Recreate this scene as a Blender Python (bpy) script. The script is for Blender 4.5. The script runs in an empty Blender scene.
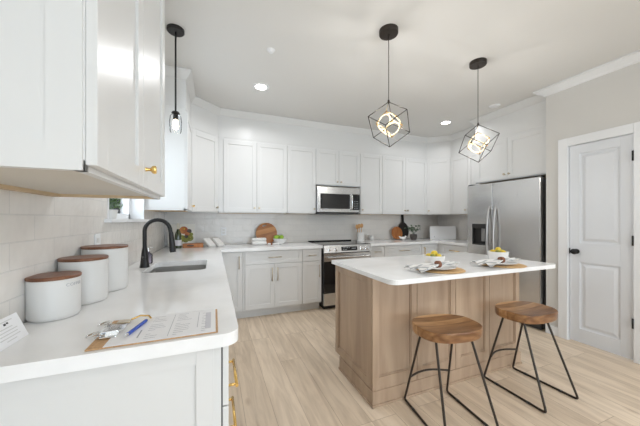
import bpy, bmesh, math, random
from mathutils import Vector, Matrix, Quaternion
random.seed(7)
scene = bpy.context.scene
COL = scene.collection
PI = math.pi

# ------------------------------------------------------------ camera, world, light, exposure
TH = math.atan(106 / 268.0)
cam_data = bpy.data.cameras.new('camera')
cam_data.sensor_width = 36.0
cam_data.lens = 268.0 / 640.0 * 36.0
cam_data.shift_y = 7.0 / 640.0
cam_data.clip_start = 0.02
cam = bpy.data.objects.new('camera', cam_data)
cam.location = (0, 0, 1.27)
cam.rotation_euler = (PI / 2, 0, -TH)
COL.objects.link(cam)
scene.camera = cam

world = bpy.data.worlds.new('sky')
scene.world = world
world.use_nodes = True
bg = world.node_tree.nodes['Background']
bg.inputs['Color'].default_value = (0.86, 0.93, 1.0, 1)
bg.inputs['Strength'].default_value = 2.4

def area(name, loc, rot, sx, sy, power, color, spread=PI):
    l = bpy.data.lights.new(name, 'AREA')
    l.shape = 'RECTANGLE'; l.size = sx; l.size_y = sy
    l.energy = power; l.color = color; l.spread = spread
    o = bpy.data.objects.new(name, l)
    o.location = loc; o.rotation_euler = rot
    COL.objects.link(o)
    return o
YRW = -6.0
# daylight through the big rear windows, the side window and the kitchen window
area('daylight_rear', (1.4, YRW - .20, 1.30), (PI / 2 + .22, 0, 0), 3.3, 2.2, 84, (0.70, 0.85, 1.0))
area('daylight_side', (3.495 + .22, -2.6, 1.28), (0, PI / 2 + .22, 0), 2.2, 2.7, 4, (0.82, 0.91, 1.0))
area('daylight_kitchen', (-0.80, 2.48, 1.72), (0, -PI / 2, 0), 0.85, 0.85, 3.2, (0.88, 0.94, 1.0))

scene.view_settings.view_transform = 'Standard'
scene.view_settings.look = 'None'
scene.view_settings.gamma = 1.0
scene.view_settings.use_curve_mapping = False
scene.view_settings.exposure = 0.31

# ------------------------------------------------------------ materials
def newmat(name, color=(.8, .8, .8), rough=.5, metal=0.0, emit=None, estr=0, coat=0, spec=.5):
    m = bpy.data.materials.new(name); m.use_nodes = True
    b = m.node_tree.nodes['Principled BSDF']
    b.inputs['Base Color'].default_value = (*color, 1)
    b.inputs['Roughness'].default_value = rough
    b.inputs['Metallic'].default_value = metal
    b.inputs['Coat Weight'].default_value = coat
    b.inputs['Specular IOR Level'].default_value = spec
    if emit:
        b.inputs['Emission Color'].default_value = (*emit, 1)
        b.inputs['Emission Strength'].default_value = estr
    return m

def nodes(m): return m.node_tree.nodes, m.node_tree.links, m.node_tree.nodes['Principled BSDF']

def speckle(m, c1, c2, scale=(1, 1, 1), nscale=8, detail=6, lo=.35, hi=.65, bump=0, distort=0):
    n, l, b = nodes(m)
    tc = n.new('ShaderNodeTexCoord'); mp = n.new('ShaderNodeMapping'); mp.inputs['Scale'].default_value = scale
    nt = n.new('ShaderNodeTexNoise'); nt.inputs['Scale'].default_value = nscale; nt.inputs['Detail'].default_value = detail
    nt.inputs['Distortion'].default_value = distort
    cr = n.new('ShaderNodeValToRGB')
    cr.color_ramp.elements[0].position = lo; cr.color_ramp.elements[0].color = (*c1, 1)
    cr.color_ramp.elements[1].position = hi; cr.color_ramp.elements[1].color = (*c2, 1)
    l.new(tc.outputs['Object'], mp.inputs['Vector']); l.new(mp.outputs[0], nt.inputs['Vector'])
    l.new(nt.outputs['Fac'], cr.inputs['Fac']); l.new(cr.outputs['Color'], b.inputs['Base Color'])
    if bump:
        bp = n.new('ShaderNodeBump'); bp.inputs['Strength'].default_value = bump; bp.inputs['Distance'].default_value = .002
        l.new(nt.outputs['Fac'], bp.inputs['Height']); l.new(bp.outputs[0], b.inputs['Normal'])
    return m

def glassmat(name, tint=(1, 1, 1), rough=.02, mix=.12):
    m = bpy.data.materials.new(name); m.use_nodes = True
    n, l = m.node_tree.nodes, m.node_tree.links
    n.clear()
    out = n.new('ShaderNodeOutputMaterial'); mx = n.new('ShaderNodeMixShader')
    tr = n.new('ShaderNodeBsdfTransparent'); tr.inputs['Color'].default_value = (*tint, 1)
    gl = n.new('ShaderNodeBsdfGlossy'); gl.inputs['Roughness'].default_value = rough
    lw = n.new('ShaderNodeLayerWeight'); lw.inputs['Blend'].default_value = mix
    l.new(lw.outputs['Fresnel'], mx.inputs['Fac']); l.new(tr.outputs[0], mx.inputs[1]); l.new(gl.outputs[0], mx.inputs[2])
    l.new(mx.outputs[0], out.inputs['Surface'])
    return m

M = {}
M['cab'] = newmat('white_cabinet_paint', (.72, .72, .71), .32)
M['trim'] = newmat('white_trim_paint', (.82, .83, .84), .35)
M['door'] = newmat('white_door_paint', (.74, .76, .79), .4)
M['ceiling'] = newmat('ceiling_paint', (.73, .725, .705), .9)
M['wall'] = newmat('greige_wall_paint', (.66, .645, .615), .85)
M['rawwood'] = newmat('raw_birch_edge', (.62, .47, .30), .6)
M['under'] = newmat('cabinet_underside', (.66, .62, .55), .5)
M['black'] = newmat('matte_black_metal', (.018, .017, .017), .42, .3)
M['bronze'] = newmat('dark_bronze_metal', (.055, .045, .038), .38, .7)
M['brass'] = newmat('brushed_brass', (.83, .56, .20), .26, 1.0)
M['nickel'] = newmat('champagne_nickel', (.58, .50, .38), .3, 1.0)
M['chrome'] = newmat('polished_chrome', (.75, .75, .75), .12, 1.0)
M['blackglass'] = newmat('black_glass', (.012, .012, .013), .06)
M['blackplastic'] = newmat('black_plastic', (.03, .03, .03), .4)
M['gapshade_print'] = newmat('gap_shade_and_print_grey', (.10, .10, .10), .8)  # dark grey: slit shade put in as colour; also the card's printed photo
M['ceramic'] = newmat('white_ceramic', (.70, .69, .67), .3)
M['plate'] = newmat('white_stoneware', (.83, .82, .80), .25)
M['paper'] = newmat('white_paper', (.84, .84, .85), .7)
M['ink'] = newmat('grey_ink', (.38, .39, .41), .8)
M['leather'] = newmat('tan_leather', (.22, .085, .04), .55)
M['bulb'] = newmat('warm_bulb', (1, .9, .7), .4, emit=(1, .82, .58), estr=9)
M['led'] = newmat('warm_led_ring', (.02, .02, .01), .6, spec=.1, emit=(1, .84, .55), estr=1.5)
M['can'] = newmat('downlight_lens', (1, 1, 1), .4, emit=(1, .94, .85), estr=12)
M['glass'] = glassmat('clear_glass')
M['pane'] = glassmat('window_pane', (.97, .99, 1.0), .01, .1)
M['lemon'] = speckle(newmat('lemon_peel', rough=.4), (.62, .42, .02), (.80, .62, .06), nscale=25)
M['lime'] = speckle(newmat('olive_green_peel', rough=.4), (.16, .17, .02), (.34, .34, .05), nscale=25)
M['apple'] = speckle(newmat('green_apple_skin', rough=.3), (.20, .40, .03), (.36, .55, .06), nscale=20)
M['redapple'] = speckle(newmat('red_fruit', rough=.4), (.42, .10, .04), (.62, .26, .08), nscale=20)
M['soil'] = newmat('dark_soil', (.05, .035, .025), .9)
M['leaf'] = speckle(newmat('leaf_green', rough=.5), (.05, .12, .03), (.16, .27, .07), nscale=14)
M['leafgrey'] = speckle(newmat('leaf_grey_green', rough=.5), (.05, .09, .05), (.17, .24, .15), nscale=14)
M['cork'] = speckle(newmat('woven_tan_fiber', rough=.8), (.50, .30, .13), (.66, .44, .22), nscale=120, bump=.6)
M['darkboard'] = speckle(newmat('black_stained_wood', rough=.5), (.014, .012, .011), (.03, .026, .022), scale=(6, 1, 1), nscale=10)
M['terracotta'] = speckle(newmat('reddish_acacia', rough=.4), (.36, .12, .035), (.52, .21, .07), scale=(6, 1, 1), nscale=6)
M['clipboard'] = speckle(newmat('brown_hardboard', rough=.6), (.46, .27, .13), (.58, .36, .18), nscale=150)
M['spoonwood'] = newmat('beech_spoon', (.60, .33, .13), .5)
M['darkpot'] = speckle(newmat('dark_clay_pot', rough=.7), (.06, .05, .045), (.12, .10, .09), nscale=30)
M['blueink'] = newmat('blue_pen_plastic', (.03, .08, .42), .25)
M['bottle'] = newmat('dark_green_bottle_glass', (.035, .05, .012), .08, coat=.5)
M['label'] = newmat('bottle_label_paper', (.72, .70, .74), .6)
M['foil'] = newmat('cream_foil_capsule', (.66, .60, .50), .4)
M['towel'] = speckle(newmat('white_linen', rough=.9), (.70, .69, .67), (.82, .81, .79), nscale=200, bump=.5)
M['cream'] = newmat('cream_paper_cover', (.84, .81, .74), .6)
M['screen'] = newmat('grey_display_text', (.35, .37, .38), .3)

def napkin_mat():
    m = newmat('striped_napkin', rough=.9)
    n, l, b = nodes(m)
    tc = n.new('ShaderNodeTexCoord'); w = n.new('ShaderNodeTexWave'); w.inputs['Scale'].default_value = 14
    w.bands_direction = 'Y'; w.inputs['Distortion'].default_value = 1.0
    cr = n.new('ShaderNodeValToRGB'); cr.color_ramp.elements[0].position = .12; cr.color_ramp.elements[0].color = (.42, .43, .44, 1)
    cr.color_ramp.elements[1].position = .3; cr.color_ramp.elements[1].color = (.78, .77, .75, 1)
    l.new(tc.outputs['Object'], w.inputs['Vector']); l.new(w.outputs['Fac'], cr.inputs['Fac']); l.new(cr.outputs[0], b.inputs['Base Color'])
    return m
M['napkin'] = napkin_mat()

def steel_mat(name, axis, base=(.60, .60, .60), rough=.24):
    m = newmat(name, base, rough, 1.0)
    n, l, b = nodes(m)
    tc = n.new('ShaderNodeTexCoord'); mp = n.new('ShaderNodeMapping')
    mp.inputs['Scale'].default_value = axis
    nt = n.new('ShaderNodeTexNoise'); nt.inputs['Scale'].default_value = 4; nt.inputs['Detail'].default_value = 4
    mr = n.new('ShaderNodeMapRange'); mr.inputs['To Min'].default_value = rough - .05; mr.inputs['To Max'].default_value = rough + .07
    l.new(tc.outputs['Object'], mp.inputs['Vector']); l.new(mp.outputs[0], nt.inputs['Vector'])
    l.new(nt.outputs['Fac'], mr.inputs['Value']); l.new(mr.outputs[0], b.inputs['Roughness'])
    return m
M['steel'] = steel_mat('brushed_stainless_steel', (1, 1, 60))
M['steeld'] = steel_mat('dishwasher_steel', (1, 60, 1), (.42, .42, .42), .3)
M['sinksteel'] = steel_mat('sink_steel', (30, 1, 1), (.58, .57, .55), .33)

def quartz():
    m = newmat('white_quartz', (.84, .84, .84), .12)
    return speckle(m, (.84, .84, .835), (.90, .90, .90), nscale=3, detail=8, lo=.3, hi=.6, distort=1.2)
M['quartz'] = quartz()

def floor_mat():
    m = newmat('light_oak_planks', rough=.42)
    n, l, b = nodes(m)
    tc = n.new('ShaderNodeTexCoord'); sp = n.new('ShaderNodeSeparateXYZ'); cb = n.new('ShaderNodeCombineXYZ')
    l.new(tc.outputs['Object'], sp.inputs[0]); l.new(sp.outputs['Y'], cb.inputs['X']); l.new(sp.outputs['X'], cb.inputs['Y'])
    br = n.new('ShaderNodeTexBrick'); br.inputs['Scale'].default_value = 1.0
    br.inputs['Brick Width'].default_value = 1.45; br.inputs['Row Height'].default_value = .185
    br.inputs['Mortar Size'].default_value = .0012; br.inputs['Mortar Smooth'].default_value = .2
    br.inputs['Bias'].default_value = 0.0; br.offset = .37; br.offset_frequency = 3
    br.inputs['Color1'].default_value = (.69, .565, .43, 1); br.inputs['Color2'].default_value = (.80, .67, .525, 1)
    br.inputs['Mortar'].default_value = (.36, .26, .17, 1)
    l.new(cb.outputs[0], br.inputs['Vector'])
    # grain stretched along the boards, shifted per board
    mp = n.new('ShaderNodeMapping'); mp.inputs['Scale'].default_value = (1.0, 9.0, 1)
    ad = n.new('ShaderNodeVectorMath'); ad.operation = 'ADD'
    l.new(cb.outputs[0], ad.inputs[0]); l.new(br.outputs['Color'], ad.inputs[1]); l.new(ad.outputs[0], mp.inputs['Vector'])
    nt = n.new('ShaderNodeTexNoise'); nt.inputs['Scale'].default_value = 2.2; nt.inputs['Detail'].default_value = 9; nt.inputs['Roughness'].default_value = .6
    nt.inputs['Distortion'].default_value = .6
    l.new(mp.outputs[0], nt.inputs['Vector'])
    cr = n.new('ShaderNodeValToRGB'); cr.color_ramp.elements[0].position = .30; cr.color_ramp.elements[0].color = (.74, .70, .66, 1)
    cr.color_ramp.elements[1].position = .62; cr.color_ramp.elements[1].color = (1.06, 1.06, 1.06, 1)
    l.new(nt.outputs['Fac'], cr.inputs['Fac'])
    mx = n.new('ShaderNodeMix'); mx.data_type = 'RGBA'; mx.blend_type = 'MULTIPLY'; mx.inputs['Factor'].default_value = .85
    l.new(br.outputs['Color'], mx.inputs['A']); l.new(cr.outputs[0], mx.inputs['B'])
    # knots
    mk = n.new('ShaderNodeMapping'); mk.inputs['Scale'].default_value = (1.0, 2.4, 1)
    vo = n.new('ShaderNodeTexVoronoi'); vo.inputs['Scale'].default_value = 1.5
    l.new(cb.outputs[0], mk.inputs['Vector']); l.new(mk.outputs[0], vo.inputs['Vector'])
    ck = n.new('ShaderNodeValToRGB'); ck.color_ramp.elements[0].position = .02; ck.color_ramp.elements[0].color = (.70, .64, .58, 1)
    ck.color_ramp.elements[1].position = .09; ck.color_ramp.elements[1].color = (1, 1, 1, 1)
    l.new(vo.outputs['Distance'], ck.inputs['Fac'])
    mx2 = n.new('ShaderNodeMix'); mx2.data_type = 'RGBA'; mx2.blend_type = 'MULTIPLY'; mx2.inputs['Factor'].default_value = .8
    l.new(mx.outputs['Result'], mx2.inputs['A']); l.new(ck.outputs[0], mx2.inputs['B'])
    l.new(mx2.outputs['Result'], b.inputs['Base Color'])
    return m
M['floor'] = floor_mat()

def tile_mat(name, u):
    m = newmat(name, rough=.16, spec=.35)
    n, l, b = nodes(m)
    tc = n.new('ShaderNodeTexCoord'); sp = n.new('ShaderNodeSeparateXYZ'); cb = n.new('ShaderNodeCombineXYZ')
    l.new(tc.outputs['Object'], sp.inputs[0]); l.new(sp.outputs[u], cb.inputs['X']); l.new(sp.outputs['Z'], cb.inputs['Y'])
    br = n.new('ShaderNodeTexBrick'); br.inputs['Scale'].default_value = 1.0
    br.inputs['Brick Width'].default_value = .26; br.inputs['Row Height'].default_value = .092
    br.inputs['Mortar Size'].default_value = .0022; br.inputs['Mortar Smooth'].default_value = .3
    br.inputs['Color1'].default_value = (.76, .73, .69, 1); br.inputs['Color2'].default_value = (.80, .77, .73, 1)
    br.inputs['Mortar'].default_value = (.72, .70, .67, 1)
    l.new(cb.outputs[0], br.inputs['Vector']); l.new(br.outputs['Color'], b.inputs['Base Color'])
    nt = n.new('ShaderNodeTexNoise'); nt.inputs['Scale'].default_value = 9; nt.inputs['Detail'].default_value = 2
    l.new(tc.outputs['Object'], nt.inputs['Vector'])
    b1 = n.new('ShaderNodeBump'); b1.inputs['Strength'].default_value = .30; b1.inputs['Distance'].default_value = .02
    l.new(nt.outputs['Fac'], b1.inputs['Height'])
    b2 = n.new('ShaderNodeBump'); b2.invert = True; b2.inputs['Strength'].default_value = .6; b2.inputs['Distance'].default_value = .002
    l.new(br.outputs['Fac'], b2.inputs['Height']); l.new(b1.outputs[0], b2.inputs['Normal'])
    l.new(b2.outputs[0], b.inputs['Normal'])
    return m
TILE = 1
M['tile_y'] = tile_mat('glossy_wavy_tile', 'Y')
M['tile_x'] = tile_mat('glossy_wavy_tile_back', 'X')

def wood(name, c1, c2, scale, rough=.45, nscale=3, lo=.3, hi=.7):
    return speckle(newmat(name, rough=rough), c1, c2, scale=scale, nscale=nscale, detail=8, lo=lo, hi=hi, distort=.5)
M['island'] = wood('taupe_stained_maple', (.36, .25, .17), (.51, .375, .265), (5, 5, .6), .38, 2)

def banded_wood(name, cols, axis_scale, rough=.35, band=9):
    """edge-glued staves, each stave its own tone with grain along it"""
    m = newmat(name, rough=rough)
    n, l, b = nodes(m)
    tc = n.new('ShaderNodeTexCoord'); mp = n.new('ShaderNodeMapping'); mp.inputs['Scale'].default_value = axis_scale
    l.new(tc.outputs['Object'], mp.inputs['Vector'])
    nt = n.new('ShaderNodeTexNoise'); nt.inputs['Scale'].default_value = 3; nt.inputs['Detail'].default_value = 7; nt.inputs['Distortion'].default_value = .8
    l.new(mp.outputs[0], nt.inputs['Vector'])
    sp = n.new('ShaderNodeSeparateXYZ'); l.new(tc.outputs['Object'], sp.inputs[0])
    ml = n.new('ShaderNodeMath'); ml.operation = 'MULTIPLY'; ml.inputs[1].default_value = band
    fl = n.new('ShaderNodeMath'); fl.operation = 'FLOOR'
    l.new(sp.outputs['Y'], ml.inputs[0]); l.new(ml.outputs[0], fl.inputs[0])
    wn = n.new('ShaderNodeTexWhiteNoise'); wn.noise_dimensions = '1D'; l.new(fl.outputs[0], wn.inputs['W'])
    md = n.new('ShaderNodeMix'); md.data_type = 'FLOAT'; md.inputs['Factor'].default_value = .45
    l.new(nt.outputs['Fac'], md.inputs['A']); l.new(wn.outputs['Value'], md.inputs['B'])
    cr = n.new('ShaderNodeValToRGB')
    cr.color_ramp.elements[0].position = .22; cr.color_ramp.elements[0].color = (*cols[0], 1)
    cr.color_ramp.elements[1].position = .75; cr.color_ramp.elements[1].color = (*cols[2], 1)
    e = cr.color_ramp.elements.new(.5); e.color = (*cols[1], 1)
    l.new(md.outputs['Result'], cr.inputs['Fac']); l.new(cr.outputs[0], b.inputs['Base Color'])
    return m
M['acacia'] = banded_wood('acacia_seat_wood', ((.17, .07, .025), (.44, .235, .10), (.72, .47, .25)), (1.6, 9, 9), .3, 16)
M['boardwood'] = banded_wood('acacia_board_wood', ((.30, .10, .025), (.52, .22, .07), (.66, .36, .14)), (1.2, 9, 9), .35, 14)
M['lid'] = wood('walnut_lid', (.13, .045, .02), (.25, .105, .05), (8, 1.2, 1), .4, 4)

# ------------------------------------------------------------ builders
def origin(o):
    """world matrix by walking the parents"""
    m = Matrix.LocRotScale(o.location, o.rotation_euler, None)
    while o.parent:
        o = o.parent
        m = Matrix.LocRotScale(o.location, o.rotation_euler, None) @ m
    return m

class MB:
    def __init__(self): self.bm = bmesh.new()
    def _merge(self, t, mat=None):
        if mat is not None: bmesh.ops.transform(t, matrix=mat, verts=t.verts)
        me = bpy.data.meshes.new('tmp'); t.to_mesh(me); t.free()
        self.bm.from_mesh(me); bpy.data.meshes.remove(me)
    def box(self, x0, y0, z0, x1, y1, z1, bev=0, mat=None, seg=2):
        t = bmesh.new(); bmesh.ops.create_cube(t, size=1)
        for v in t.verts:
            v.co = Vector(((x0 + x1) / 2 + v.co.x * (x1 - x0), (y0 + y1) / 2 + v.co.y * (y1 - y0), (z0 + z1) / 2 + v.co.z * (z1 - z0)))
        if bev: bmesh.ops.bevel(t, geom=t.edges[:], offset=bev, segments=seg, affect='EDGES', profile=.6)
        bmesh.ops.recalc_face_normals(t, faces=t.faces)
        self._merge(t, mat); return self
    def prism(self, pts, z0, z1, mat=None, bev=0):
        t = bmesh.new()
        a = [t.verts.new((p[0], p[1], z0)) for p in pts]; b = [t.verts.new((p[0], p[1], z1)) for p in pts]
        t.faces.new(a[::-1]); t.faces.new(b)
        for i in range(len(pts)):
            j = (i + 1) % len(pts); t.faces.new((a[i], a[j], b[j], b[i]))
        bmesh.ops.recalc_face_normals(t, faces=t.faces)
        if bev: 
            es = [e for e in t.edges if abs(e.verts[0].co.z - e.verts[1].co.z) < 1e-6]
            bmesh.ops.bevel(t, geom=es, offset=bev, segments=2, affect='EDGES', profile=.6)
        self._merge(t, mat); return self
    def slab_hole(self, x0, y0, x1, y1, hx0, hy0, hx1, hy1, z0, z1, outer=None, inner=None):
        """slab with one rectangular hole"""
        t = bmesh.new()
        out = outer or [(x0, y0), (x1, y0), (x1, y1), (x0, y1)]
        inn = inner or [(hx0, hy0), (hx1, hy0), (hx1, hy1), (hx0, hy1)]; ni = len(inn)
        for z, flip in ((z0, True), (z1, False)):
            ov = [t.verts.new((*p, z)) for p in out]; iv = [t.verts.new((*p, z)) for p in inn]
            es = [t.edges.new((ov[i], ov[(i + 1) % len(ov)])) for i in range(len(ov))] + [t.edges.new((iv[i], iv[(i + 1) % ni])) for i in range(ni)]
            bmesh.ops.triangle_fill(t, edges=es, use_beauty=True)
            if z == z0: o0, i0 = ov, iv
        for A, B in ((o0, ov), (i0, iv)):
            k = len(A)
            for i in range(k): t.faces.new((A[i], A[(i + 1) % k], B[(i + 1) % k], B[i]))
        bmesh.ops.recalc_face_normals(t, faces=t.faces)
        self._merge(t); return self
    def lathe(self, prof, seg=32, mat=None, cx=0, cy=0, sx=1, sy=1):
        t = bmesh.new(); rings = []
        for r, z in prof:
            if r < 1e-6: rings.append([t.verts.new((cx, cy, z))])
            else: rings.append([t.verts.new((cx + sx * r * math.cos(2 * PI * i / seg), cy + sy * r * math.sin(2 * PI * i / seg), z)) for i in range(seg)])
        for a, b in zip(rings, rings[1:]):
            for i in range(seg):
                j = (i + 1) % seg
                if len(a) == 1 and len(b) == 1: continue
                if len(a) == 1: t.faces.new((a[0], b[i], b[j]))
                elif len(b) == 1: t.faces.new((a[i], b[0], a[j]))
                else: t.faces.new((a[i], b[i], b[j], a[j]))
        bmesh.ops.recalc_face_normals(t, faces=t.faces)
        for f in t.faces: f.smooth = True
        self._merge(t, mat); return self
    def tube(self, pts, r, seg=10, closed=False, smooth=True):
        pts = [Vector(p) for p in pts]; n = len(pts)
        rad = r if isinstance(r, (list, tuple)) else [r] * n
        t = bmesh.new(); rings = []; prev = None
        for i, p in enumerate(pts):
            if closed: d = (pts[(i + 1) % n] - pts[i - 1]).normalized()
            elif i == 0: d = (pts[1] - p).normalized()
            elif i == n - 1: d = (p - pts[i - 1]).normalized()
            else: d = ((pts[i + 1] - p).normalized() + (p - pts[i - 1]).normalized()).normalized()
            if prev is None:
                u = d.orthogonal().normalized()
            else:
                u = (prev - d * prev.dot(d)).normalized()
            prev = u; v = d.cross(u)
            rings.append([t.verts.new(p + (u * math.cos(2 * PI * k / seg) + v * math.sin(2 * PI * k / seg)) * rad[i]) for k in range(seg)])
        m = n if closed else n - 1
        for i in range(m):
            a, b = rings[i], rings[(i + 1) % n]
            sh = 0
            if closed and i == n - 1:
                sh = min(range(seg), key=lambda s: sum((a[k].co - b[(k + s) % seg].co).length for k in range(seg)))
            for k in range(seg):
                f = t.faces.new((a[k], a[(k + 1) % seg], b[(k + 1 + sh) % seg], b[(k + sh) % seg])); f.smooth = smooth
        if not closed:
            t.faces.new(rings[0][::-1]); t.faces.new(rings[-1])
        bmesh.ops.recalc_face_normals(t, faces=t.faces)
        self._merge(t); return self
    def ball(self, c, r, sx=1, sy=1, sz=1, seg=16, mat=None):
        t = bmesh.new(); bmesh.ops.create_uvsphere(t, u_segments=seg, v_segments=max(6, seg // 2), radius=r)
        for v in t.verts: v.co = Vector((v.co.x * sx, v.co.y * sy, v.co.z * sz))
        for f in t.faces: f.smooth = True
        m = Matrix.Translation(c) @ (mat or Matrix())
        self._merge(t, m); return self
    def quadstrip(self, rows, smooth=True):
        t = bmesh.new(); R = [[t.verts.new(p) for p in row] for row in rows]
        for a, b in zip(R, R[1:]):
            for i in range(len(a) - 1):
                f = t.faces.new((a[i], a[i + 1], b[i + 1], b[i])); f.smooth = smooth
        self._merge(t); return self
    def build(self, name, mat, parent=None, local=False, smooth_angle=None):
        me = bpy.data.meshes.new(name)
        if parent is not None and not local:
            bmesh.ops.transform(self.bm, matrix=origin(parent).inverted(), verts=self.bm.verts)
        self.bm.normal_update()
        for e in self.bm.edges:
            if len(e.link_faces) == 2 and e.calc_face_angle(0) > .6: e.smooth = False
        self.bm.to_mesh(me); self.bm.free()
        o = bpy.data.objects.new(name, me); COL.objects.link(o)
        me.materials.append(M[mat] if isinstance(mat, str) else mat)
        if parent is not None: o.parent = parent
        return o

def thing(name, loc, label, cat, group=None, rotz=0):
    o = bpy.data.objects.new(name, None); o.empty_display_size = .05
    o.location = loc; o.rotation_euler = (0, 0, rotz); COL.objects.link(o)
    o['label'] = label; o['category'] = cat
    if group: o['group'] = group
    return o
def tag(o, label, cat, group=None):
    o['label'] = label; o['category'] = cat
    if group: o['group'] = group
    return o
def struct(o): o['kind'] = 'structure'; return o
def kids(o): return [c for c in bpy.data.objects if c.parent == o]
def copy_tree(o, parent=None):
    c = o.copy(); COL.objects.link(c)
    if parent: c.parent = parent
    for ch in kids(o): copy_tree(ch, c)
    return c
def recenter(o, loc):
    """give a top-level mesh its own origin"""
    loc = Vector(loc); o.data.transform(Matrix.Translation(-loc)); o.location = loc; return o

# ------------------------------------------------------------ room shell
XL, YB, XR, XP, ZC = -.62, 4.13, 4.18, 3.495, 2.74
YR = -6.0
T = .14
struct(MB().box(XL - .3, YR - .3, -.06, XR + .2, YB + .2, 0).build('floor', 'floor'))
struct(MB().box(XL - .3, YR - .2, ZC, XR + .2, YB + .2, ZC + .06).build('ceiling', 'ceiling'))
WY0, WY1, WZ0, WZ1 = 2.02, 2.93, 1.265, 2.18
SY0, SY1, SZ0, SZ1 = -4.0, -1.2, .10, 2.45
w = MB()
w.box(XL - T, YR, 0, XL, WY0, ZC).box(XL - T, WY0, 0, XL, WY1, WZ0).box(XL - T, WY0, WZ1, XL, WY1, ZC).box(XL - T, WY1, 0, XL, YB + T, ZC)
wall_left = struct(w.build('wall_left', 'wall'))
b = MB()
b.box(XL, .40, .915, XL + .008, WY0, 1.40).box(XL, WY0, .915, XL + .008, WY1, WZ0 - .012).box(XL, WY1, .915, XL + .008, YB, 1.40).box(XL, 1.44, 1.40, XL + .008, WY0, WZ1 + .25).box(XL, WY0, WZ1, XL + .008, WY1, WZ1 + .25)
b.build('tile_backsplash', 'tile_y', wall_left)
wall_back = struct(MB().box(XL - T, YB, 0, XR + T, YB + T, ZC).build('wall_back', 'wall'))
MB().box(XL + .008, YB - .008, .915, XR, YB, 1.40).build('tile_backsplash', 'tile_x', wall_back)
DY0, DY1, DZ1 = 1.200, 1.667, 2.045
w = MB()
w.box(XR, 1.88, 0, XR + T, YB + T, ZC)
w.box(XP, 1.74, 0, XR + T, 1.88, ZC)
w.box(XP, DY1 + .02, 0, XP + T, 1.74, ZC).box(XP, SY1, 0, XP + T, DY0 - .02, ZC).box(XP, YR, 0, XP + T, SY0, ZC).box(XP, SY0, 0, XP + T, SY1, SZ0).box(XP, SY0, SZ1, XP + T, SY1, ZC).box(XP, DY0 - .02, DZ1 + .02, XP + T, DY1 + .02, ZC)
wall_right = struct(w.build('wall_right', 'wall'))
MB().box(XR - .008, 2.86, .915, XR, YB - .008, 1.40).build('tile_backsplash', 'tile_y', wall_right)
RX0, RX1, RZ0, RZ1 = -.35, 3.15, .10, 2.45
w = MB()
w.box(XL - T, YR - T, 0, RX0, YR, ZC).box(RX1, YR - T, 0, XR + T, YR, ZC).box(RX0, YR - T, 0, RX1, YR, RZ0).box(RX0, YR - T, RZ1, RX1, YR, ZC)
struct(w.build('wall_rear', 'wall'))

def window(name, ax, a0, a1, z0, z1, pos, inward, nv, sill=True):
    """ax 'x': wall plane runs along x; 'y': along y. pos = plane of the sash"""
    r = bpy.data.objects.new(name, None); COL.objects.link(r); struct(r)
    def bx(m, a, b, zz0, zz1, d0, d1):
        lo, hi = min(pos + d0, pos + d1), max(pos + d0, pos + d1)
        if ax == 'y': m.box(lo, a, zz0, hi, b, zz1)
        else: m.box(a, lo, zz0, b, hi, zz1)
    f = MB(); fw = .045
    bx(f, a0, a0 + fw, z0, z1, -.03, .03); bx(f, a1 - fw, a1, z0, z1, -.03, .03)
    bx(f, a0, a1, z0, z0 + fw, -.03, .03); bx(f, a0, a1, z1 - fw, z1, -.03, .03)
    for k in range(1, nv):
        c = a0 + (a1 - a0) * k / nv; bx(f, c - .03, c + .03, z0, z1, -.03, .03)
    zc = (z0 + z1) / 2; bx(f, a0, a1, zc - .02, zc + .02, -.025, .025)
    f.build('window_frame', 'trim', r)
    g = MB(); bx(g, a0 + .02, a1 - .02, z0 + .02, z1 - .02, -.004, .004); g.build('window_pane', 'pane', r)
    if sill:
        s = MB(); bx(s, a0 - .05, a1 + .05, z0 - .022, z0, 0, inward); s.build('window_sill', 'trim', r)
    return r
w1 = window('window_1', 'y', WY0, WY1, WZ0 + .012, WZ1, XL - .125, .17, 1)
rv = MB()   # white painted reveal lining and slim casing
rv.box(XL - T, WY1 - .012, WZ0, XL + .014, WY1, WZ1).box(XL - T, WY0, WZ0, XL + .014, WY0 + .012, WZ1).box(XL - T, WY0, WZ1 - .012, XL + .014, WY1, WZ1)
rv.build('window_reveal', 'trim', w1)
window('window_2', 'x', RX0, RX1, RZ0, RZ1, YR - .10, .08, 3)
window('window_3', 'y', SY0, SY1, SZ0, SZ1, XP + .10, -.08, 2)

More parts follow.
